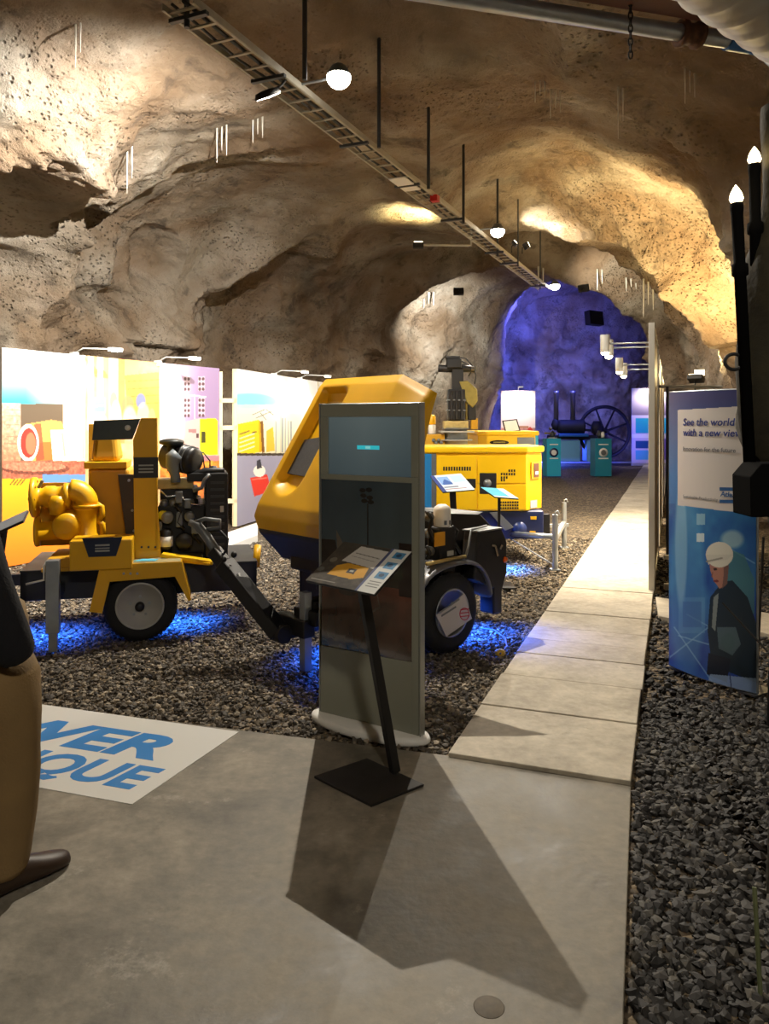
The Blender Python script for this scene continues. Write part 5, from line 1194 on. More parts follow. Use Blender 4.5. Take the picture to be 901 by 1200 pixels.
# ================================================================ lit poster walls on the left
def line_at(u, P, D_):
    r = (u-450.5)/F; s = (r*P.y-P.x)/(D_.x-r*D_.y); return P+D_*s
PA, PD = Vector((-4.35, 8.7, 0)), (Vector((-2.6, 12.1, 0))-Vector((-4.35, 8.7, 0))).normalized()
PB, PE = Vector((-2.34, 12.14, 0)), (Vector((-1.40, 15.9, 0))-Vector((-2.34, 12.14, 0))).normalized()
def p1(U, V, s, t_):
    p = Paint(U, V, (235, 225, 190)); al = np.ones(len(s), bool)
    p.grad(V < 473, (235, 240, 240), (60, 205, 225), (V-425)/45-np.clip((U-30)/50, 0, 1)); p.rect(75, 420, 110, 545, (245, 238, 190))
    p.grad((V > 473) & (U < 25), (225, 170, 145), (190, 120, 90), (V-473)/60); p.rect(24, 473, 74, 541, (92, 78, 62)); p.speck((U < 25) & (V > 473), .3, .35, 1)
    for v in (480, 487, 498, 512, 520): p.line(8, v, 23, v, 1.2, (150, 90, 70), .6)
    # orange cylinder lying on the table
    p.poly([(30,497),(60,492),(72,494),(76,505),(76,536),(45,540),(34,540)], (225, 150, 80)); p.poly([(40,520),(76,515),(76,538),(44,541)], (190, 105, 50)); p.poly([(40,497),(48,496),(52,538),(42,541)], (222, 70, 50), .8)
    p.ell(33, 519, 12.5, 22, (240, 225, 210)); p.ell(33.5, 519, 9.5, 17.5, (200, 50, 40)); p.ell(36, 520, 6, 13, (225, 105, 75))
    p.poly([(59,504),(79,503),(81,540),(62,541)], (242, 228, 190)); p.line(73, 508, 76, 534, 2, (195, 165, 110), .8); p.poly([(82,513),(100,512),(101,539),(83,540)], (240, 228, 200)); p.line(97, 515, 98, 537, 2, (200, 165, 120), .7)
    p.rect(0, 540, 110, 562, (165, 92, 70)); p.ell(42, 549, 40, 7.5, (110, 60, 46)); p.ell(40, 547, 37, 5.5, (190, 112, 86)); p.speck((V > 540) & (V < 562), .35, .5, 7)
    p.grad(V >= 561, (235, 165, 30), (222, 118, 35), (V-561)/100); p.rect(50, 556, 110, 566, (90, 130, 190))
    for x in (12, 16, 20, 24): p.line(x, 568, x+5, 562, 1.3, (60, 50, 30))
    return p.c
def p2(U, V, s, t_):
    p = Paint(U, V, (226, 184, 120)); p.speck(np.ones(len(s), bool), .25, .08, 9)
    for u0, u1, c in ((103,110,(250,232,170)),(114,121,(252,246,225)),(121,128,(235,200,120)),(128,138,(250,240,215)),(139,146,(215,120,70)),(146,162,(235,175,110))): p.rect(u0, 415, u1, 520, c, .75)
    p.poly([(146,440),(186,436),(186,490),(150,486)], (222, 140, 60), .8)
    for v in (447, 456, 465, 474): p.line(150, v, 186, v-2, 1.2, (190, 110, 50), .6)
    for cu, cv, ru, rv, c in ((108,490,5,22,(245,225,205)),(117,478,6,12,(120,150,190)),(117,500,9,14,(235,215,190)),(133,470,4,10,(225,150,110)),(136,492,6,20,(240,220,190)),(150,474,6,9,(215,130,90)),(152,496,8,18,(240,205,160)),(165,470,5,8,(90,110,160)),(168,490,7,16,(225,190,150)),(178,492,4,12,(240,170,110)),(120,520,14,6,(250,240,215)),(140,548,18,9,(245,230,190))): p.ell(cu, cv, ru, rv, c, .85, .5)
    p.rect(110, 466, 123, 482, (110, 150, 205), .8); p.line(112, 476, 121, 475, 1.5, (240, 245, 250)); p.rect(104, 545, 190, 600, (200, 150, 100), .6); p.rect(100, 600, 190, 670, (225, 150, 60))
    return p.c
def p3(U, V, s, t_):
    p = Paint(U, V, (176, 150, 190)); al = np.ones(len(s), bool); p.grad(al, (235, 215, 230), (150, 128, 165), (U-187)/50+(V-420)/400)
    p.ell(200, 500, 12, 60, (255, 240, 230), .8, 1); p.ell(222, 545, 40, 26, (250, 190, 140), .6, 1)
    for cu in (219, 236):
        for v0, v1 in ((441, 458), (466, 488)):
            p.rect(cu-4, v0, cu+4, v1, (215, 195, 200), .6)
            for v in np.arange(v0+3, v1, 6): p.ell(cu-2, v, 1.6, 2, (90, 66, 70)); p.ell(cu+2, v, 1.6, 2, (90, 66, 70))
    p.line(214, 463, 241, 465, 1.5, (250, 240, 240)); p.line(228, 463, 228, 490, 1.5, (250, 240, 240)); p.line(214, 463, 208, 500, 2.5, (255, 240, 225))
    p.poly([(217,494),(234,490),(234,533),(217,533)], (205, 165, 160)); p.poly([(234,491),(252,490),(255,493),(255,533),(234,533)], (240, 225, 30))
    p.rect(221, 503, 230, 507, (150,110,110)); p.rect(236, 506, 241, 519, (60, 60, 30)); p.rect(230, 508, 233, 513, (70, 50, 50)); p.rect(187, 534, 258, 540, (170, 120, 130))
    p.grad(V > 540, (225, 130, 50), (170, 90, 50), (V-540)/60); p.speck(V > 540, .5, .25, 4); p.grad(V > 590, (150,120,90), (120,100,80), (V-590)/50); return p.c
def p4(U, V, s, t_):
    p = Paint(U, V, (235, 235, 225)); al = np.ones(len(s), bool); p.grad(V < 485, (240, 242, 240), (228, 236, 235), (V-440)/40); p.ell(292, 470, 30, 8, (110, 205, 225), .8, 1.0); p.grad((V > 474) & (V < 534), (225, 220, 190), (200, 180, 120), (V-474)/60, .5)
    p.poly([(279,497),(303,492),(304,530),(279,534)], (240, 200, 30)); p.poly([(303,492),(309,497),(308,529),(304,530)], (210, 160, 20))
    for v in (512, 517, 522, 527): p.line(281, v+2, 298, v-4, 1.4, (225, 220, 190)); 
    p.line(281, 509, 292, 505, 1.6, (120, 110, 60)); p.line(296, 507, 300, 506, 1.6, (90, 80, 40)); p.poly([(305,494),(308,493),(310,530),(307,531)], (120, 80, 30)); p.poly([(312,505),(320,500),(322,528),(312,530)], (225, 180, 60))
    for u0, v0, u1, v1 in ((296,486,310,480),(300,490,318,482),(305,484,312,492),(312,480,320,486)): p.line(u0, v0, u1, v1, .9, (110, 110, 100))
    for x in (323, 331, 334, 338, 341): p.line(x, 486+(x % 3)*4, x, 530, 1.1, (90, 110, 130), .8)
    p.line(329, 484, 329, 532, .8, (120,120,120)); p.rect(270, 531, 400, 535, (70, 60, 45)); p.rect(270, 534, 400, 640, (150, 148, 168)); p.poly([(293,560),(313,556),(318,575),(298,582)], (215, 60, 45)); p.ell(304, 552, 7, 7, (235, 228, 215)); p.poly([(301,540),(305,538),(307,548),(301,550)], (60, 60, 66)); p.line(296, 562, 312, 560, 1.5, (245, 120, 100))
    return p.c
PM_ = vcmat('poster_print', .45, .35)
def poster(u0, u1, P, D_, fn, label, top=2.5, nx=160, ny=260, gap=.004):
    a, b = line_at(u0, P, D_), line_at(u1, P, D_); d = (b-a).normalized(); n = Vector((d.y, -d.x, 0)); a = a+d*gap; b = b-d*gap
    t = thing('poster_panel', label, 'poster panel', tuple(a), math.atan2(d.y, d.x)); I_ = (Matrix.Translation(a) @ Matrix.Rotation(math.atan2(d.y, d.x), 4, 'Z')).inverted(); L_ = (b-a).length
    sheet('poster_print', a+n*.002+Vector((0,0,top)), b-a, (0,0,-top), nx, ny, fn, PM_, t, I=I_)
    MB().box((0, 0, 0), (L_, .03, top)).build('backing_board', CR, t, .001)
    MB().box((0, .03, 0), (.05, .08, top)).build('timber_stud', CR, t); MB().box((L_-.05, .03, 0), (L_, .08, top)).build('timber_stud', CR, t); return t
poster(2, 100, PA, PD, p1, 'leftmost lit poster showing an orange roll and pale cylinders', nx=190)
poster(100, 187, PA, PD, p2, 'warm pale poster behind the yellow lifting frame, between roll and cabinet posters')
poster(187, 257, PA, PD, p3, 'purple poster showing a yellow cabinet, behind the black engine')
poster(277.5, 372, PB, PE, p4, 'bright poster with yellow machine over grey band, left of the raised hood', nx=190)
a = line_at(372, PB, PE); poster(373, 415, PB, PE, lambda U, V, s, t_: Paint(U, V, (225, 222, 210)).rect(0, 534, 900, 900, (150, 148, 168)).c, 'bright plain poster mostly hidden behind the raised yellow hood', nx=20, ny=60)
# dark end board at the very left, timber frame between the poster walls
a = line_at(2, PA, PD); e = a-PD*.02
t = thing('end_post', 'dark upright post at the left end of the poster wall', 'post', tuple(e), math.atan2(PD.y, PD.x)); MB().box((-.16, -.01, 0), (0, .1, 2.5)).build('post_body', mat('dark_timber', rgb(58, 46, 38), .7, noise=.2), t, .004)
g0_, g1_ = line_at(257, PA, PD), line_at(277.5, PB, PE); dd_ = (g1_-g0_); t = thing('stud_wall', 'pale timber stud frame bridging the gap between the poster walls', 'stud wall', tuple(g0_), math.atan2(dd_.y, dd_.x)); L_ = dd_.length
for z in (1.96, 1.53, .37): MB().box((0, .0, z), (L_, .05, z+.07)).build('cross_rail', CR, t, .002)
for x in (.0, L_-.05): MB().box((x, -.0, 0), (x+.05, .05, 2.45)).build('stud', CR, t, .002)
# white low plinth on the gravel
pp_ = [gnd(212, 668), gnd(302, 633), gnd(302, 618), gnd(238, 640)]; o0 = pp_[0].copy(); t = thing('floor_plinth', 'low white plinth on the gravel in front of the poster wall', 'plinth', tuple(o0))
MB().prism([(p.x-o0.x, p.y-o0.y, -.03) for p in pp_], (0,0,.11)).build('plinth_top', WH, t, .01)
def panel_lamp(u, P, D_, label, pw, side=1, ln=.5, lean=.18, col=(1, .93, .82), group=None, top=2.5):
    b = line_at(u, P, D_); n = Vector((D_.y, -D_.x, 0))*side; b.z = top
    t = thing('panel_lamp', label, 'lamp', tuple(b), math.atan2(D_.y, D_.x), group); M_ = Matrix.Rotation(-math.atan2(D_.y, D_.x), 3, 'Z')
    nl = M_ @ n; h = nl*ln+Vector((lean, 0, .06))
    MB().box((-.04, -.03, -.05), (.04, .06, .03)).build('clamp', WH, t, .008)
    MB().tube([(0,0,.02), tuple(nl*.12+Vector((.02,0,.075))), tuple(h)], .009, 8).build('arm', WH, t)
    q = Vector(h); MB().box((q.x-.09, q.y-.05, q.z-.022), (q.x+.09, q.y+.05, q.z+.018)).build('lamp_head', WH, t, .012, 3)
    MB().box((q.x-.075, q.y-.04, q.z-.026), (q.x+.075, q.y+.04, q.z-.022)).build('lamp_glass', BULB, t)
    hw = b+M_.inverted() @ h; light('panel_beam', 'SPOT', tuple(hw+Vector((0,0,-.05))), pw, col, .04, aim=tuple(b+Vector((0,0,-.75))), spot=130, blend=.9)
    return t
G4 = None
panel_lamp(88, PA, PD, 'small white arm lamp over the leftmost poster', 58)
panel_lamp(186, PA, PD, 'small white arm lamp above the purple cabinet poster', 50)
panel_lamp(322, PB, PE, 'small white arm lamp above the bright machine poster', 58)
panel_lamp(352, PB, PE, 'small white arm lamp just left of the raised hood top', 58)

# ================================================================ back row of panels along the walkway (seen from behind)
Pw = DY*(-.19)
def on_row(Y): s = (Y-Pw.y)/DX.y; return Pw+DX*s
BRN = mat('brown_backing', rgb(120, 92, 60), .6, noise=.25, nscale=5)
for (Y0, Y1, h, lab) in ((7.45, 9.6, 2.62, 'nearest exhibition panel beside the walkway, seen on its pale edge'), (10.2, 12.6, 2.55, 'second exhibition panel along the walkway, behind the nearest one'), (13.4, 15.6, 2.45, 'third and farthest exhibition panel along the walkway')):
    a, b = on_row(Y0), on_row(Y1); t = thing('exhibition_panel', lab, 'exhibition panel', tuple(a), math.atan2(DX.y, DX.x)); L_ = (b-a).length
    MB().box((.03, -.015, .05), (L_-.03, .02, h-.02)).build('board', BRN, t, .002)
    for x in (0, L_-.045): MB().box((x, -.03, 0), (x+.045, .03, h)).build('frame_post', mat('anodised_aluminium', rgb(190, 186, 176), .35, .6), t, .005)
    for z in (h-.05, .05): MB().box((.045, -.025, z), (L_-.045, .025, z+.045)).build('frame_rail', mat('anodised_aluminium', rgb(190, 186, 176)), t, .004)
    MB().box((.1, .021, .6), (L_-.1, .028, h-.3)).build('printed_face', mat('panel_print_white', rgb(210, 215, 220), .5), t)
lm = [(7.9+.9, 'first arm lamp on the walkway panels, with cylinder head seen from behind', 600), (9.3, 'second arm lamp reaching over the walkway from the nearest panel', 500), (11.2, 'third arm lamp over the walkway', 420), (12.2, 'fourth and farthest arm lamp over the walkway', 420)]
for Y, lab, pw in lm:
    b = on_row(Y); n = -DY; b = b.copy(); b.z = 2.57 if Y < 10 else 2.5
    t = thing('walkway_lamp', lab, 'lamp', tuple(b), 0); h = n*.55+Vector((0,0,.0))
    MB().tube([(0,0,0), tuple(n*.1), tuple(h)], .009, 8).build('arm', GV, t); MB().lathe([(.03,-.03),(.035,0),(.03,.05)], (0,0,0), tuple(n), 12).build('clamp', WH, t)
    MB().lathe([(.045,-.10),(.055,-.09),(.055,.1),(.05,.105)], tuple(h), (0,0,1), 24).build('lamp_head', LGY, t); MB().ball(tuple(h+Vector((0,0,-.105))), .048, 16, (1,1,.7)).build('lamp_glass', BULBW, t)
    hw = b+h; light('walkway_beam', 'SPOT', (hw.x, hw.y, hw.z-.15), pw, (1, .84, .6), .05, aim=tuple(on_row(Y+.2)-DY*.35), spot=115, blend=.8)
# rail and box between panels and right wall
a, b = at(773, 453, 9.3), at(812, 453, 9.6); a.y = 9.3
t = thing('support_rail', 'thin pale rail running from the panels to the right rock wall', 'rail', tuple(a)); MB().cyl((0,0,0), tuple(b+Vector((.4,.1,0))-a), .02, n=10).build('rail_tube', LGY, t); MB().cyl((.1, .02, 0), (.1,.02,-a.z), .018, n=10).build('rail_post', DG, t)
a = on_row(7.6)+DY*.12; t = thing('low_side_rail', 'low pale timber rail on the gravel right of the panels', 'rail', tuple(a)); MB().box((0,0,.0),(.55,.04,.06)).box((0,0,.3),(.5,.03,.34)).build('rail_board', LGY, t, .003)

# ================================================================ enclosed generator
gl = Vector((.62, 9.0, 0)); gz = R(3); LG = Loc(gl, gz); t = thing('generator_trailer', 'yellow box-shaped generator with dark blue base, doors and grilles, right of kiosk', 'generator', tuple(gl), gz)
def Gp(u, v, k=0.0): p = LG.y(u, v, k); return p
GB = mat('generator_blue', rgb(30, 120, 185), .4)
xl, xr = Gp(496, 560).x, Gp(617, 560).x; xc = Gp(634.5, 560, .28).x; zt, zb = Gp(560, 524).z, Gp(560, 599).z
pr = [(xl, 0), (xr, 0), (xc, .28), (xc, 1.0), (xl, 1.0)]
MB().prism([(x, y, zb) for x, y in pr], (0, 0, zt-zb-.07)).build('body', YB, t, .012, 2); gbod = LAST.o
MB().prism([(xl-.02, -.025, zt-.07), (xr+.01, -.025, zt-.07), (xc+.03, .26, zt-.07), (xc+.03, 1.03, zt-.07), (xl-.02, 1.03, zt-.07)], (0, 0, .075)).build('roof_lid', YB, t, .02, 3)
MB().box((xl-.2, .02, zb), (xl, .98, zt-.08)).box((xl+.0, -.012, zb+.02), (Gp(505.5,560).x, .0, zt-.075)).build('blue_end', GB, t, .004)
MB().box((Gp(505.5,560).x, -.010, zb), (Gp(511,560).x, 0, zt-.075)).build('grey_strip', MG, t)
def door(u0, u1, v0, v1):
    a, b = Gp(u0, v1), Gp(u1, v0); MB().box((a.x, -.014, a.z), (b.x, .002, b.z)).build('door', YB, t, .006, 2); return LAST.o
d1 = door(511.5, 558.5, 533.5, 597.5); d2 = door(559.5, 616.5, 533.5, 566.5); d3 = door(559.5, 616.5, 567.5, 597.5)
DK = mat('vent_black', rgb(16, 16, 18), .6)
for i in range(11):
    u = 519+i*3.05; a, b = Gp(u, 551.5), Gp(u+1.9, 546.8); MB().box((a.x, -.0165, a.z), (b.x, -.012, b.z)).build('vent_slot', DK, d1)
a, b = Gp(543, 572), Gp(557, 561); MB().box((a.x, -.018, a.z), (b.x, -.010, b.z)).build('dark_recess', DK, d1)
a, b = Gp(561.5, 579), Gp(581.5, 554); MB().box((a.x, -.018, a.z), (b.x, -.0, b.z)).build('control_recess', DK, t, .008); cr_ = LAST.o
c = Gp(571, 566.5, -.018); MB().lathe([(.001,-.02),(.03,-.018),(.035,-.005),(.05,.0)], tuple(c), (0,1,0), 24).build('socket', MG, cr_)
for r_i, (v, us) in enumerate(((551.5, range(3, 6)), (555.5, range(0, 6)), (559.5, range(0, 3)), (562.5, range(0, 2)))):
    for i in us: a, b = Gp(586.5+i*3, v+1.4), Gp(588.3+i*3, v-1.4); MB().box((a.x, -.0165, a.z), (b.x, -.012, b.z)).build('vent_slot', DK, d2)
for v in (588.5, 592, 595.3):
    for i in range(8): a, b = Gp(585.5+i*2.8, v+1.1), Gp(587.5+i*2.8, v-1.1); MB().box((a.x, -.0165, a.z), (b.x, -.012, b.z)).build('vent_slot', DK, d3)
# chamfered corner with its control window
cA, cB = Vector((xr, 0, 0)), Vector((xc, .28, 0)); cd_ = (cB-cA); cn_ = Vector((cd_.y, -cd_.x, 0)).normalized()
def cpt(f_, z, o=.0): p = cA+cd_*f_; return (p.x+cn_.x*o, p.y+cn_.y*o, z)
z = lambda v: Gp(625, v, .14).z
MB().prism([cpt(.25,z(561),.004), cpt(.85,z(561),.004), cpt(.85,z(541),.004), cpt(.25,z(541),.004)], tuple(cn_*.012)).build('window_frame', YD, t, .004); wf = LAST.o
MB().prism([cpt(.4,z(559),.017), cpt(.72,z(559),.017), cpt(.72,z(543),.017), cpt(.4,z(543),.017)], tuple(cn_*.003)).build('dark_panel', mat('rust_brown_paint', rgb(92,52,36)), wf)
MB().prism([cpt(.46,z(556),.021), cpt(.66,z(556),.021), cpt(.66,z(552.5),.021), cpt(.46,z(552.5),.021)], tuple(cn_*.003)).build('white_label', WH, wf)
MB().prism([cpt(.22,z(595),.004), cpt(.66,z(595),.004), cpt(.66,z(586),.004), cpt(.22,z(586),.004)], tuple(cn_*.003)).build('notice_label', LGY, t)
MB().box((xl-.2, .04, Gp(560,633).z), (xc-.03, .96, zb)).build('base_tub', NAVY, t, .03, 3); 
for yy in (.0,): MB().lathe([(.001,-.02),(.05,-.02),(.06,-.005),(.085,-.0),(.09,.03)], tuple(Gp(609,620,.03)), (0,1,0), 28).build('hub_cover', mat('dark_blue_hub', rgb(30,50,110), .35), t)
for u, v in ((625,607),(624,624)): c = Gp(u, v, .035); MB().box((c.x-.035,.03,c.z-.018),(c.x+.035,.045,c.z+.018)).build('yellow_tag', Y_, t)
MB().prism([Gp(574,601,-.02),Gp(584,600,-.02),Gp(602,618,-.02),Gp(592,622,-.02)], (0,.04,0)).build('lifting_plate', MG, t, .003)
MB().box((xc-.06,.12,.30),(xc+.06,.2,.55)).build('tow_bracket', BK, t)
wheel(t, (Gp(540,620).x, .05, .28), .28, .18, .17, GV); wheel(t, (Gp(540,620).x, .80, .28), .28, .18, .17, GV)
fl1, fl2 = LG.I @ gnd(650.5, 668), LG.I @ gnd(661, 642); bl_mat = GV
q1_ = Gp(596, 625, .1)
MB().tube([tuple(q1_), tuple(Vector((fl1.x, fl1.y, .37)))], .03, 12).build('drawbar', GV, t)
for f_, h in ((fl1, .62), (fl2, .60)):
    lp = MB().cyl((f_.x,f_.y,0), (f_.x,f_.y,h), .032, n=16); lp.build('jack_post', GV, t); jp = LAST.o; MB().box((f_.x-.05,f_.y-.05,0),(f_.x+.05,f_.y+.05,.012)).build('foot_plate', GV, jp); MB().tube([(f_.x,f_.y,h),(f_.x,f_.y,h+.03),(f_.x+.03,f_.y,h+.04),(f_.x+.05,f_.y,h+.0)], .008, 6).build('crank_handle', GV, jp)
MB().bar((xc-.05, fl2.y-.15, .30), (fl2.x+.05, fl2.y, .30), .05, .04).bar((fl1.x, fl1.y, .36), (fl2.x, fl2.y, .33), .05, .05).build('cross_bar', GV, t)
MB().cyl(tuple(Vector(q1_)+Vector((0,.0,-.05))), (fl1.x-.02, fl1.y, .06), .008, n=8).build('stay_wire', GV, t)
bl0 = Gp(583, 627, -.05); MB().box((bl0.x-.06,-.08,bl0.z-.02),(bl0.x+.03,-.03,bl0.z+.02)).build('blue_led_lamp', mat('blue_glow', (0,0,0), emit=BLUE, es=8), t)
bw = LG.M @ Vector((bl0.x+.05,-.35,.27)); light('blue_under', 'AREA', tuple(bw), 28, (.02,.2,1), .3, aim=(bw.x, bw.y, 0))

# ================================================================ machines behind it
ml = Vector((1.3, 11.6, 0)); LM = Loc(ml, R(2)); t = thing('second_generator', 'yellow generator with turquoise end standing behind the nearer one', 'generator', tuple(ml), R(2))
Mp = lambda u, v, k=0.0: LM.y(u, v, k)
a, b = Mp(560, 523), Mp(631.5, 505)
MB().box((a.x, 0, .3), (b.x-.05, 1.1, b.z-.06)).build('body', YB, t, .015); MB().box((a.x-.02, -.02, b.z-.07), (b.x, 1.12, b.z)).build('roof_lid', YB, t, .02, 3); MB().box((b.x-.06, .005, .35), (b.x-.01, 1.09, b.z-.07)).build('turquoise_end', TQ, t)
p, q = Mp(606, 523), Mp(626.5, 512.5); MB().box((p.x, -.01, p.z), (q.x, .0, q.z)).build('vent_panel', MG, t, .006)
c = Mp(585, 518.5, -.008); MB().lathe([(.001,-.006),(1,-.006),(1,.004)], (0,0,0), (0,1,0), 32).build('name_plate', BK, t); np_ = LAST.o; np_.scale = (.145, 1, .035); np_.location = c
c2 = c; MB().box((c.x-.09, -.02, c.z-.006), (c.x+.09, -.014, c.z+.012)).build('plate_line', GOLD, t)
MB().box((a.x, .05, .0), (b.x-.1, 1.05, .3)).build('base_frame', NAVY, t, .01)
# framed notice on its roof
fc_ = [at(u, v, 11.75) for u, v in ((592,507),(610,505),(606.5,491),(589,493))]; o0 = Vector((fc_[0].x, 11.75, fc_[0].z)); t = thing('framed_notice', 'white framed notice standing on the farther yellow generator', 'framed notice', tuple(o0))
fq = [p-o0+Vector((0, (p.z-o0.z)*.3, 0)) for p in fc_]; nf_ = (fq[1]-fq[0]).cross(fq[3]-fq[0]).normalized(); MB().prism(fq, (0, .02, 0)).build('frame', BK, t); cc = sum(fq, Vector())/4
MB().prism([cc+(p-cc)*.84+Vector((0,-.004,0)) for p in fq], (0, .003, 0)).build('notice_sheet', WH, t)
# black drill head on a stand
rl = Vector((1.1, 11.1, 0)); LR = Loc(rl, 0); t = thing('drill_head_exhibit', 'tall black and brass machine head on a round grey stand behind the generator', 'machine exhibit', tuple(rl))
Rp = lambda u, v, k=0.0: LR.y(u, v, k)
def rb(name, u0, v0, u1, v1, m, d0=-.15, d1=.15, bev=.01): a, b = Rp(u0, v1, d0), Rp(u1, v0, d0); MB().box((a.x, d0, a.z), (b.x, d1, b.z)).build(name, m, t, bev); return LAST.o
c = Rp(534, 515); MB().lathe([(.17,.0),(.17,c.z-.02),(.24,c.z-.015),(.24,c.z+.0)], (c.x,.0,0), (0,0,1), 32).build('stand', LGY, t)
MB().lathe([(.16,0),(.17,.01),(.165,.14),(.2,.15),(.2,.165),(.19,.17)], (c.x,0,c.z), (0,0,1), 32).build('turntable', MG, t)
rb('gear_case', 520, 493, 549, 503, mat('cream_metal', rgb(190,170,110)), -.12, .14, .02); rb('side_cap', 552, 490, 560, 503, YD, -.05, .1)
rb('body_block', 525, 456, 545, 493, BK, -.12, .12, .015)
for u in (529, 535, 541): MB().cyl(tuple(Rp(u, 491, -.13)), tuple(Rp(u, 458, -.13)), .022, n=12).build('rod', BM, t)
for v in (468, 480): rb('clamp_band', 524, v, 546, v+1.5, MG, -.14, .12, .002)
rb('neck', 530, 431, 543, 458, BM, -.07, .07, .006)
MB().prism([Rp(538,447,-.08), Rp(548,446,-.08), (Rp(559,456,-.08)), Rp(560,470,-.08), Rp(554,478,-.08), Rp(547,472,-.08)], (0,.12,0)).build('brass_cover', GOLD, t, .012); rb('brass_tube', 545, 470, 548, 492, GOLD, -.03, .03); rb('rear_box', 549, 474, 558, 492, BM, -.06, .1)
rb('head_top', 523, 417, 539, 420, BM, -.1, .1, .004); rb('head_block', 524, 420, 541, 431, BK, -.12, .12, .012)
MB().lathe([(.05,0),(.055,.01),(.052,.12),(.058,.13),(.052,.14),(.052,.26)], tuple(Rp(513.5,431.5)), (1,0,-.06), 20).build('side_barrel', BM, t)
MB().lathe([(.06,-.02),(.065,.02),(.05,.12),(.045,.2),(.03,.22)], tuple(Rp(540,431)), (1,0,-.12), 20).build('motor_barrel', BK, t)
for pts in ([(538,419),(546,420),(553,428),(558,440),(556,450)], [(540,423),(549,427),(553,434),(549,441)]): MB().tube([tuple(Rp(a_,b_,.02)) for a_, b_ in pts], .010, 8).build('hose', BK, t)
rb('silver_fitting', 552, 430, 556, 434, CHR, -.06, 0, .004); rb('lower_plate', 516, 505, 556, 507, LGY, -.2, .2, .003)
# yellow pump unit and canister left of it
yl_ = Vector((.7, 11.0, 0)); LY = Loc(yl_, 0); t = thing('small_yellow_unit', 'small yellow machine with fittings half hidden behind the kiosk and drill head', 'small machine', tuple(yl_)); Yp = lambda u, v, k=0.0: LY.y(u, v, k)
a, b = Yp(498, 524), Yp(521, 509); MB().box((a.x, 0, .2), (b.x, .5, b.z)).build('body', YD, t, .01); c = Yp(509, 516, -.01)
for i in range(4): c = Yp(508+i*3, 516+(i % 2)*3, -.012); MB().lathe([(.001,-.03),(.02,-.028),(.028,-.01),(.02,.01)], tuple(c), (0,1,0), 14).build('valve', MG, t)
MB().box((a.x,.0,0),(b.x,.5,.2)).build('base_frame', BM, t)
c = at(506.5, 507, 11.15); t = thing('warning_canister', 'white canister with yellow top on the small yellow unit beside the kiosk', 'canister', (c.x, c.y+.1, Yp(506,509).z))
MB().lathe([(.05,0),(.055,.01),(.055,.13),(.05,.14)], (0,0,0), (0,0,1), 20).build('canister_body', WH, t); MB().lathe([(.056,.14),(.058,.15),(.055,.25),(.04,.28),(.001,.285)], (0,0,0), (0,0,1), 20).build('yellow_top', Y_, t); MB().box((-.09,-.09,-.015),(.09,.09,.0)).build('foot', BK, t)
# two lecterns by the generator
def simple_face(kind):
    def fn(U, V, s, tt):
        p = Paint(s, tt, (205, 225, 235) if kind else (70, 190, 225))
        if kind: p.rect(0, 0, .12, 1, (40, 60, 130)); p.rect(.15, .12, .5, .6, (120, 160, 215)); p.poly([(.2,.5),(.35,.25),(.5,.5),(.5,.6),(.2,.6)], (50, 90, 165)); p.rect(.56, .1, .95, .5, (170, 220, 230)); p.rect(.15, .7, .6, .78, (110, 115, 140)); p.rect(.15, .84, .8, .88, (150, 120, 130))
        else: p.rect(.7, 0, 1, 1, (215, 238, 240)); p.rect(0, .85, 1, 1, (210, 235, 240)); p.line(.1, .3, .6, .35, .03, (50, 150, 190))
        return p.c
    return fn
lectern('lectern with pale blue and white print in front of the yellow generator doors', (.78, 8.25, 0), [at(519,577,7.95), at(504,558,8.25), at(540,555,8.25), at(556,573,7.95)], simple_face(1), nx=60, ny=40, pole_w=.05, plate=[(.55,8.1,0),(.55,8.4,0),(.95,8.4,0),(.95,8.1,0)], nm='lectern_print', bcol=BK)
lectern('smaller lectern with plain light blue top below the generator control recess', (1.15, 7.75, 0), [at(580,582.5,7.6), at(563,571,7.8), at(590,573,7.8), at(603,583,7.6)], simple_face(0), nx=50, ny=40, pole_w=.022, plate=[(1.0,7.6,0),(1.0,7.9,0),(1.3,7.9,0),(1.3,7.6,0)], nm='lectern_print', bcol=BK)
lectern('grey-topped lectern mostly hidden behind the person at the left edge', (-1.98, 4.3, 0), [at(-32,628,4.0), at(-6,598,4.25), at(30,598,4.3), at(34,606,4.1)], lambda U, V, s, tt: Paint(s, tt, (135, 145, 160)).c, nx=20, ny=20, plate=[(-2.2,4.55,0),(-2.2,4.8,0),(-1.95,4.8,0),(-1.95,4.55,0)], nm='lectern_print') if False else None
a = [at(-30, 636, 4.0), at(-20, 622, 4.3), at(33, 598, 4.3), at(22, 612, 4.0)]
lectern('grey-topped lectern mostly hidden behind the person at the left edge', (-2.3, 4.35, 0), a, lambda U, V, s, tt: Paint(s, tt, (165, 172, 185)).c, nx=10, ny=10, plate=[(-2.5,4.2,0),(-2.5,4.45,0),(-2.2,4.45,0),(-2.2,4.2,0)], nm='lectern_print')

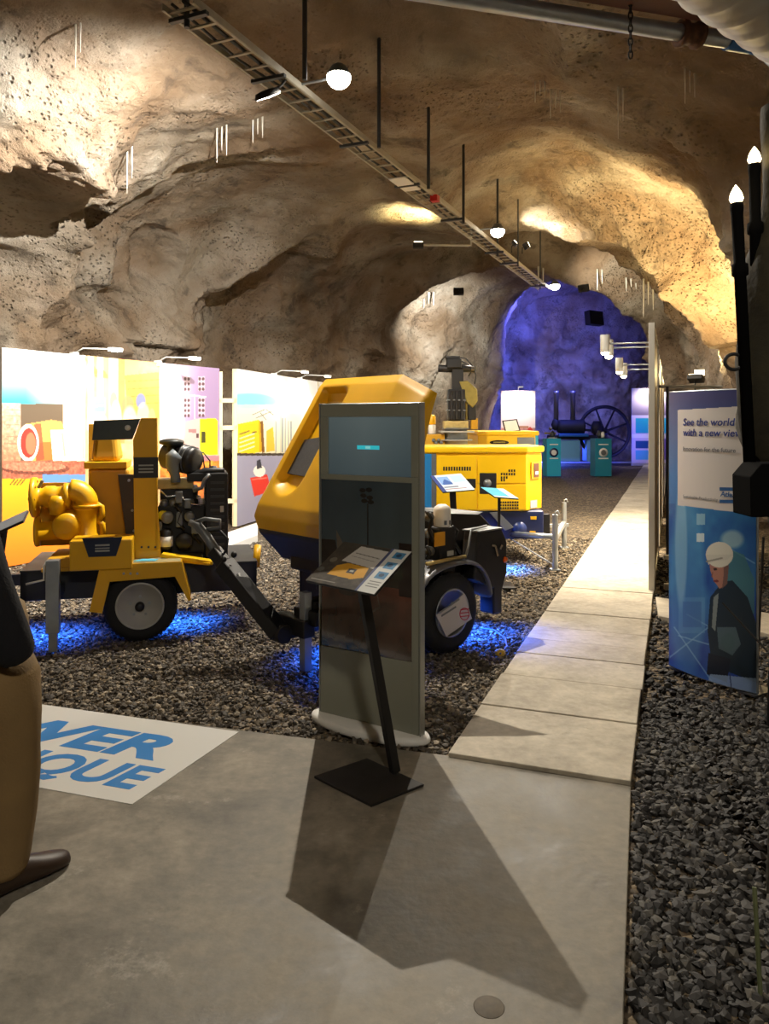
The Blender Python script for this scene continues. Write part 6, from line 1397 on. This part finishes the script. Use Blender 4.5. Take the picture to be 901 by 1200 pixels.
# ================================================================ far chamber
def podium(u0, u1, logo, m, label, Y=23.5):
    a, b = at(u0, 558, Y), at(u1, 514, Y); w_ = b.x-a.x; t = thing('display_podium', label, 'podium', (a.x+w_/2, Y, 0), R(6)); h = b.z
    MB().box((-w_/2, 0, 0), (w_/2, .42, h)).build('podium_body', m, t, .006)
    MB().lathe([(.001,-.012),(.13 if logo else .14,-.012),(.14,-.004)], (0,0,h*.63), (0,1,0), 28).build('round_logo', NAVY if logo else WH, t); lg_ = LAST.o
    MB().lathe([(.04,-.014),(.075,-.018),(.085,-.012)], (0,0,h*.63), (0,1,0), 24, False).build('logo_ring', WH if logo else MG, lg_)
    MB().box((-w_*.3,-.006,h*.46),(w_*.3,0,h*.49)).build('text_line', WH, t); MB().box((-w_*.3,-.006,h*.83),(w_*.3,0,h*.86)).build('text_line', WH, t)
    return a.x+w_/2, h
x, h = podium(640.5, 657.5, True, TQ, 'bright turquoise podium with dark round logo, left of the pair'); 
t = thing('small_engine_model', 'small dark model with brass knob on the left turquoise podium', 'model', (x, 23.7, h)); MB().box((-.12,-.08,0),(.12,.08,.03)).build('model_base', GV, t); MB().lathe([(.05,0),(.09,.05),(.07,.14),(.03,.2),(.001,.22)], (0,0,.03), (0,0,1), 20).build('model_body', DG, t); MB().cyl((-.25,0,.16),(.1,0,.16), .03, n=12).build('brass_rod', GOLD, t)
x, h = podium(697, 717, False, TL, 'darker teal podium with white round logo, right of the pair')
t = thing('small_pump_model', 'small pale and dark model on the right teal podium', 'model', (x, 23.7, h)); MB().box((-.12,-.08,0),(.12,.08,.03)).build('model_base', BM, t); MB().lathe([(.05,0),(.06,.05),(.05,.16),(.02,.18)], (.02,-.05,.03), (0,0,1), 16).build('model_body', WH, t); MB().lathe([(.02,0),(.09,.02),(.1,.1),(.05,.22)], (-.06,.02,.03), (0,0,1), 16).build('model_casing', DG, t)
# steam-era compressor with flywheel
ec = Vector((0, 28.6, 0)); IR = mat('old_black_iron', rgb(20, 20, 24), .7, .2, noise=.3, nscale=6)
wc_ = at(708, 505, 28.6); t = thing('flywheel_engine', 'old black iron engine with large spoked flywheel in the blue chamber', 'engine', (wc_.x, 28.6, 0)); xz = lambda u, v, dy=0: Vector(at(u, v, 28.6+dy))-Vector((wc_.x, 28.6, 0))
cz0 = xz(708, 506).z; Rf = .93
MB().tube([(cos(a)*Rf, 0, cz0+sin(a)*Rf) for a in np.linspace(0, 2*pi, 64, endpoint=False)], .065, 12, True).build('flywheel_rim', IR, t)
for k in range(8):
    a = 2*pi*k/8+.35; MB().tube([(cos(a)*.1, 0, cz0+sin(a)*.1), (cos(a)*.9, 0, cz0+sin(a)*.9)], [.045, .03], 10).build('spoke', IR, t)
MB().lathe([(.1,-.15),(.14,-.12),(.14,.12),(.1,.15)], (0,0,cz0), (0,1,0), 24).cyl((0,-.5,cz0),(0,.4,cz0), .05, n=16).build('flywheel_hub', IR, t)
def eb_(nm, u0, v0, u1, v1, m=IR, d0=-.5, d1=.3, bev=.03): p, q = xz(u0, v1, d0), xz(u1, v0, d0); MB().box((p.x, d0, p.z), (q.x, d1, q.z)).build(nm, m, t, bev)
for u in (651.5, 671): p, q = xz(u, 500, -.3), xz(u, 458, -.3); MB().lathe([(.09,0),(.09,(q.z-p.z)*.9),(.11,(q.z-p.z)*.92),(.11,q.z-p.z)], tuple(p), (0,0,1), 20).build('column', mat('worn_steel', rgb(130,125,125), .35, .7), t)
MB().lathe([(.02,-.1),(.2,-.1),(.24,-.02),(.26,.05),(.26,.75),(.3,.8),(.3,.86),(.2,.9)], tuple(xz(656,500,-.3)), (1,0,0), 28).build('cylinder', IR, t)
MB().lathe([(.05,-.2),(.12,-.15),(.17,0),(.12,.15),(.06,.25)], tuple(xz(651,498,-.3)), (0,0,1), 20).build('valve_chest', IR, t); MB().ball(tuple(xz(645,502,-.4)), .07, 12).build('brass_knob', GOLD, t)
MB().bar(tuple(xz(678,503,-.35)), tuple(xz(706,506,-.35)), .07, .09).build('connecting_rod', IR, t); MB().lathe([(.1,-.2),(.2,-.1),(.22,.1),(.12,.3)], tuple(xz(699,503,-.3)), (0,0,1), 20).build('bearing', IR, t)
eb_('bed_frame', 646, 510, 712, 515); eb_('plinth', 657, 516, 680, 541, mat('pale_plinth', rgb(110,170,215), .6), -.4, .3); eb_('plinth', 688, 516, 714, 541, mat('pale_plinth', rgb(110,170,215)), -.4, .3); eb_('guard', 655, 508, 690, 512, mat('blue_paint', rgb(30,90,150)), -.7, -.5)
# posters in the chamber
def q1p(U, V, s, tt): p = Paint(s, tt, (225, 205, 205)); p.rect(0, .5, 1, 1, (185, 130, 120)); p.speck(tt > .5, .5, 9, 3); p.ell(.3,.62,.3,.06,(120,80,50),.8,.5); p.rect(.2,.47,.8,.5,(170,120,90)); p.ell(.85,.55,.08,.06,(190,60,50)); return p.c
def q2p(U, V, s, tt): p = Paint(s, tt, (205, 200, 225)); p.grad(tt < .36, (230, 225, 240), (90, 80, 110), (tt-.1)*3.2); p.rect(.1,.4,.55,.6,(40,165,190)); p.rect(.6,.4,.95,.6,(60,190,225)); p.rect(.1,.7,.5,.8,(30,80,140)); p.rect(.1,.83,.5,.95,(90,180,225)); p.rect(.6,.68,.95,.95,(130,110,190)); p.rect(0,.62,1,.66,(235,235,240)); return p.c
for (u0, u1, v0, Y, fn, lab, hb) in ((587, 627, 458, 26.3, q1p, 'brightly lit pinkish poster on the left side of the blue chamber', .2), (740, 788, 455, 29.3, q2p, 'white and teal poster at the right end of the blue chamber', .1)):
    a, b = at(u0, v0, Y), at(u1, v0, Y); t = thing('chamber_poster', lab, 'poster panel', (a.x, Y, 0)); w_ = b.x-a.x
    sheet('poster_print', Vector((a.x, Y-.02, a.z)), (w_,0,0), (0,0,-(a.z-hb)), 60, 80, fn, PM_, t, I=Matrix.Translation((-a.x,-Y,0)))
    MB().box((0,0,0),(w_,.05,a.z)).build('backing_board', LGY, t)
    hx = a.x+w_*.5; MB().tube([(w_*.5,.02,a.z),(w_*.5,-.1,a.z+.12),(w_*.5,-.5,a.z+.12)], .012, 6).box((w_*.5-.08,-.55,a.z+.09),(w_*.5+.08,-.42,a.z+.13)).build('poster_lamp', WH, t)
    light('poster_beam', 'SPOT', (hx, Y-.5, a.z+.05), 150, (1,.88,.85), .05, aim=(hx, Y, a.z-.6), spot=140, blend=.9)
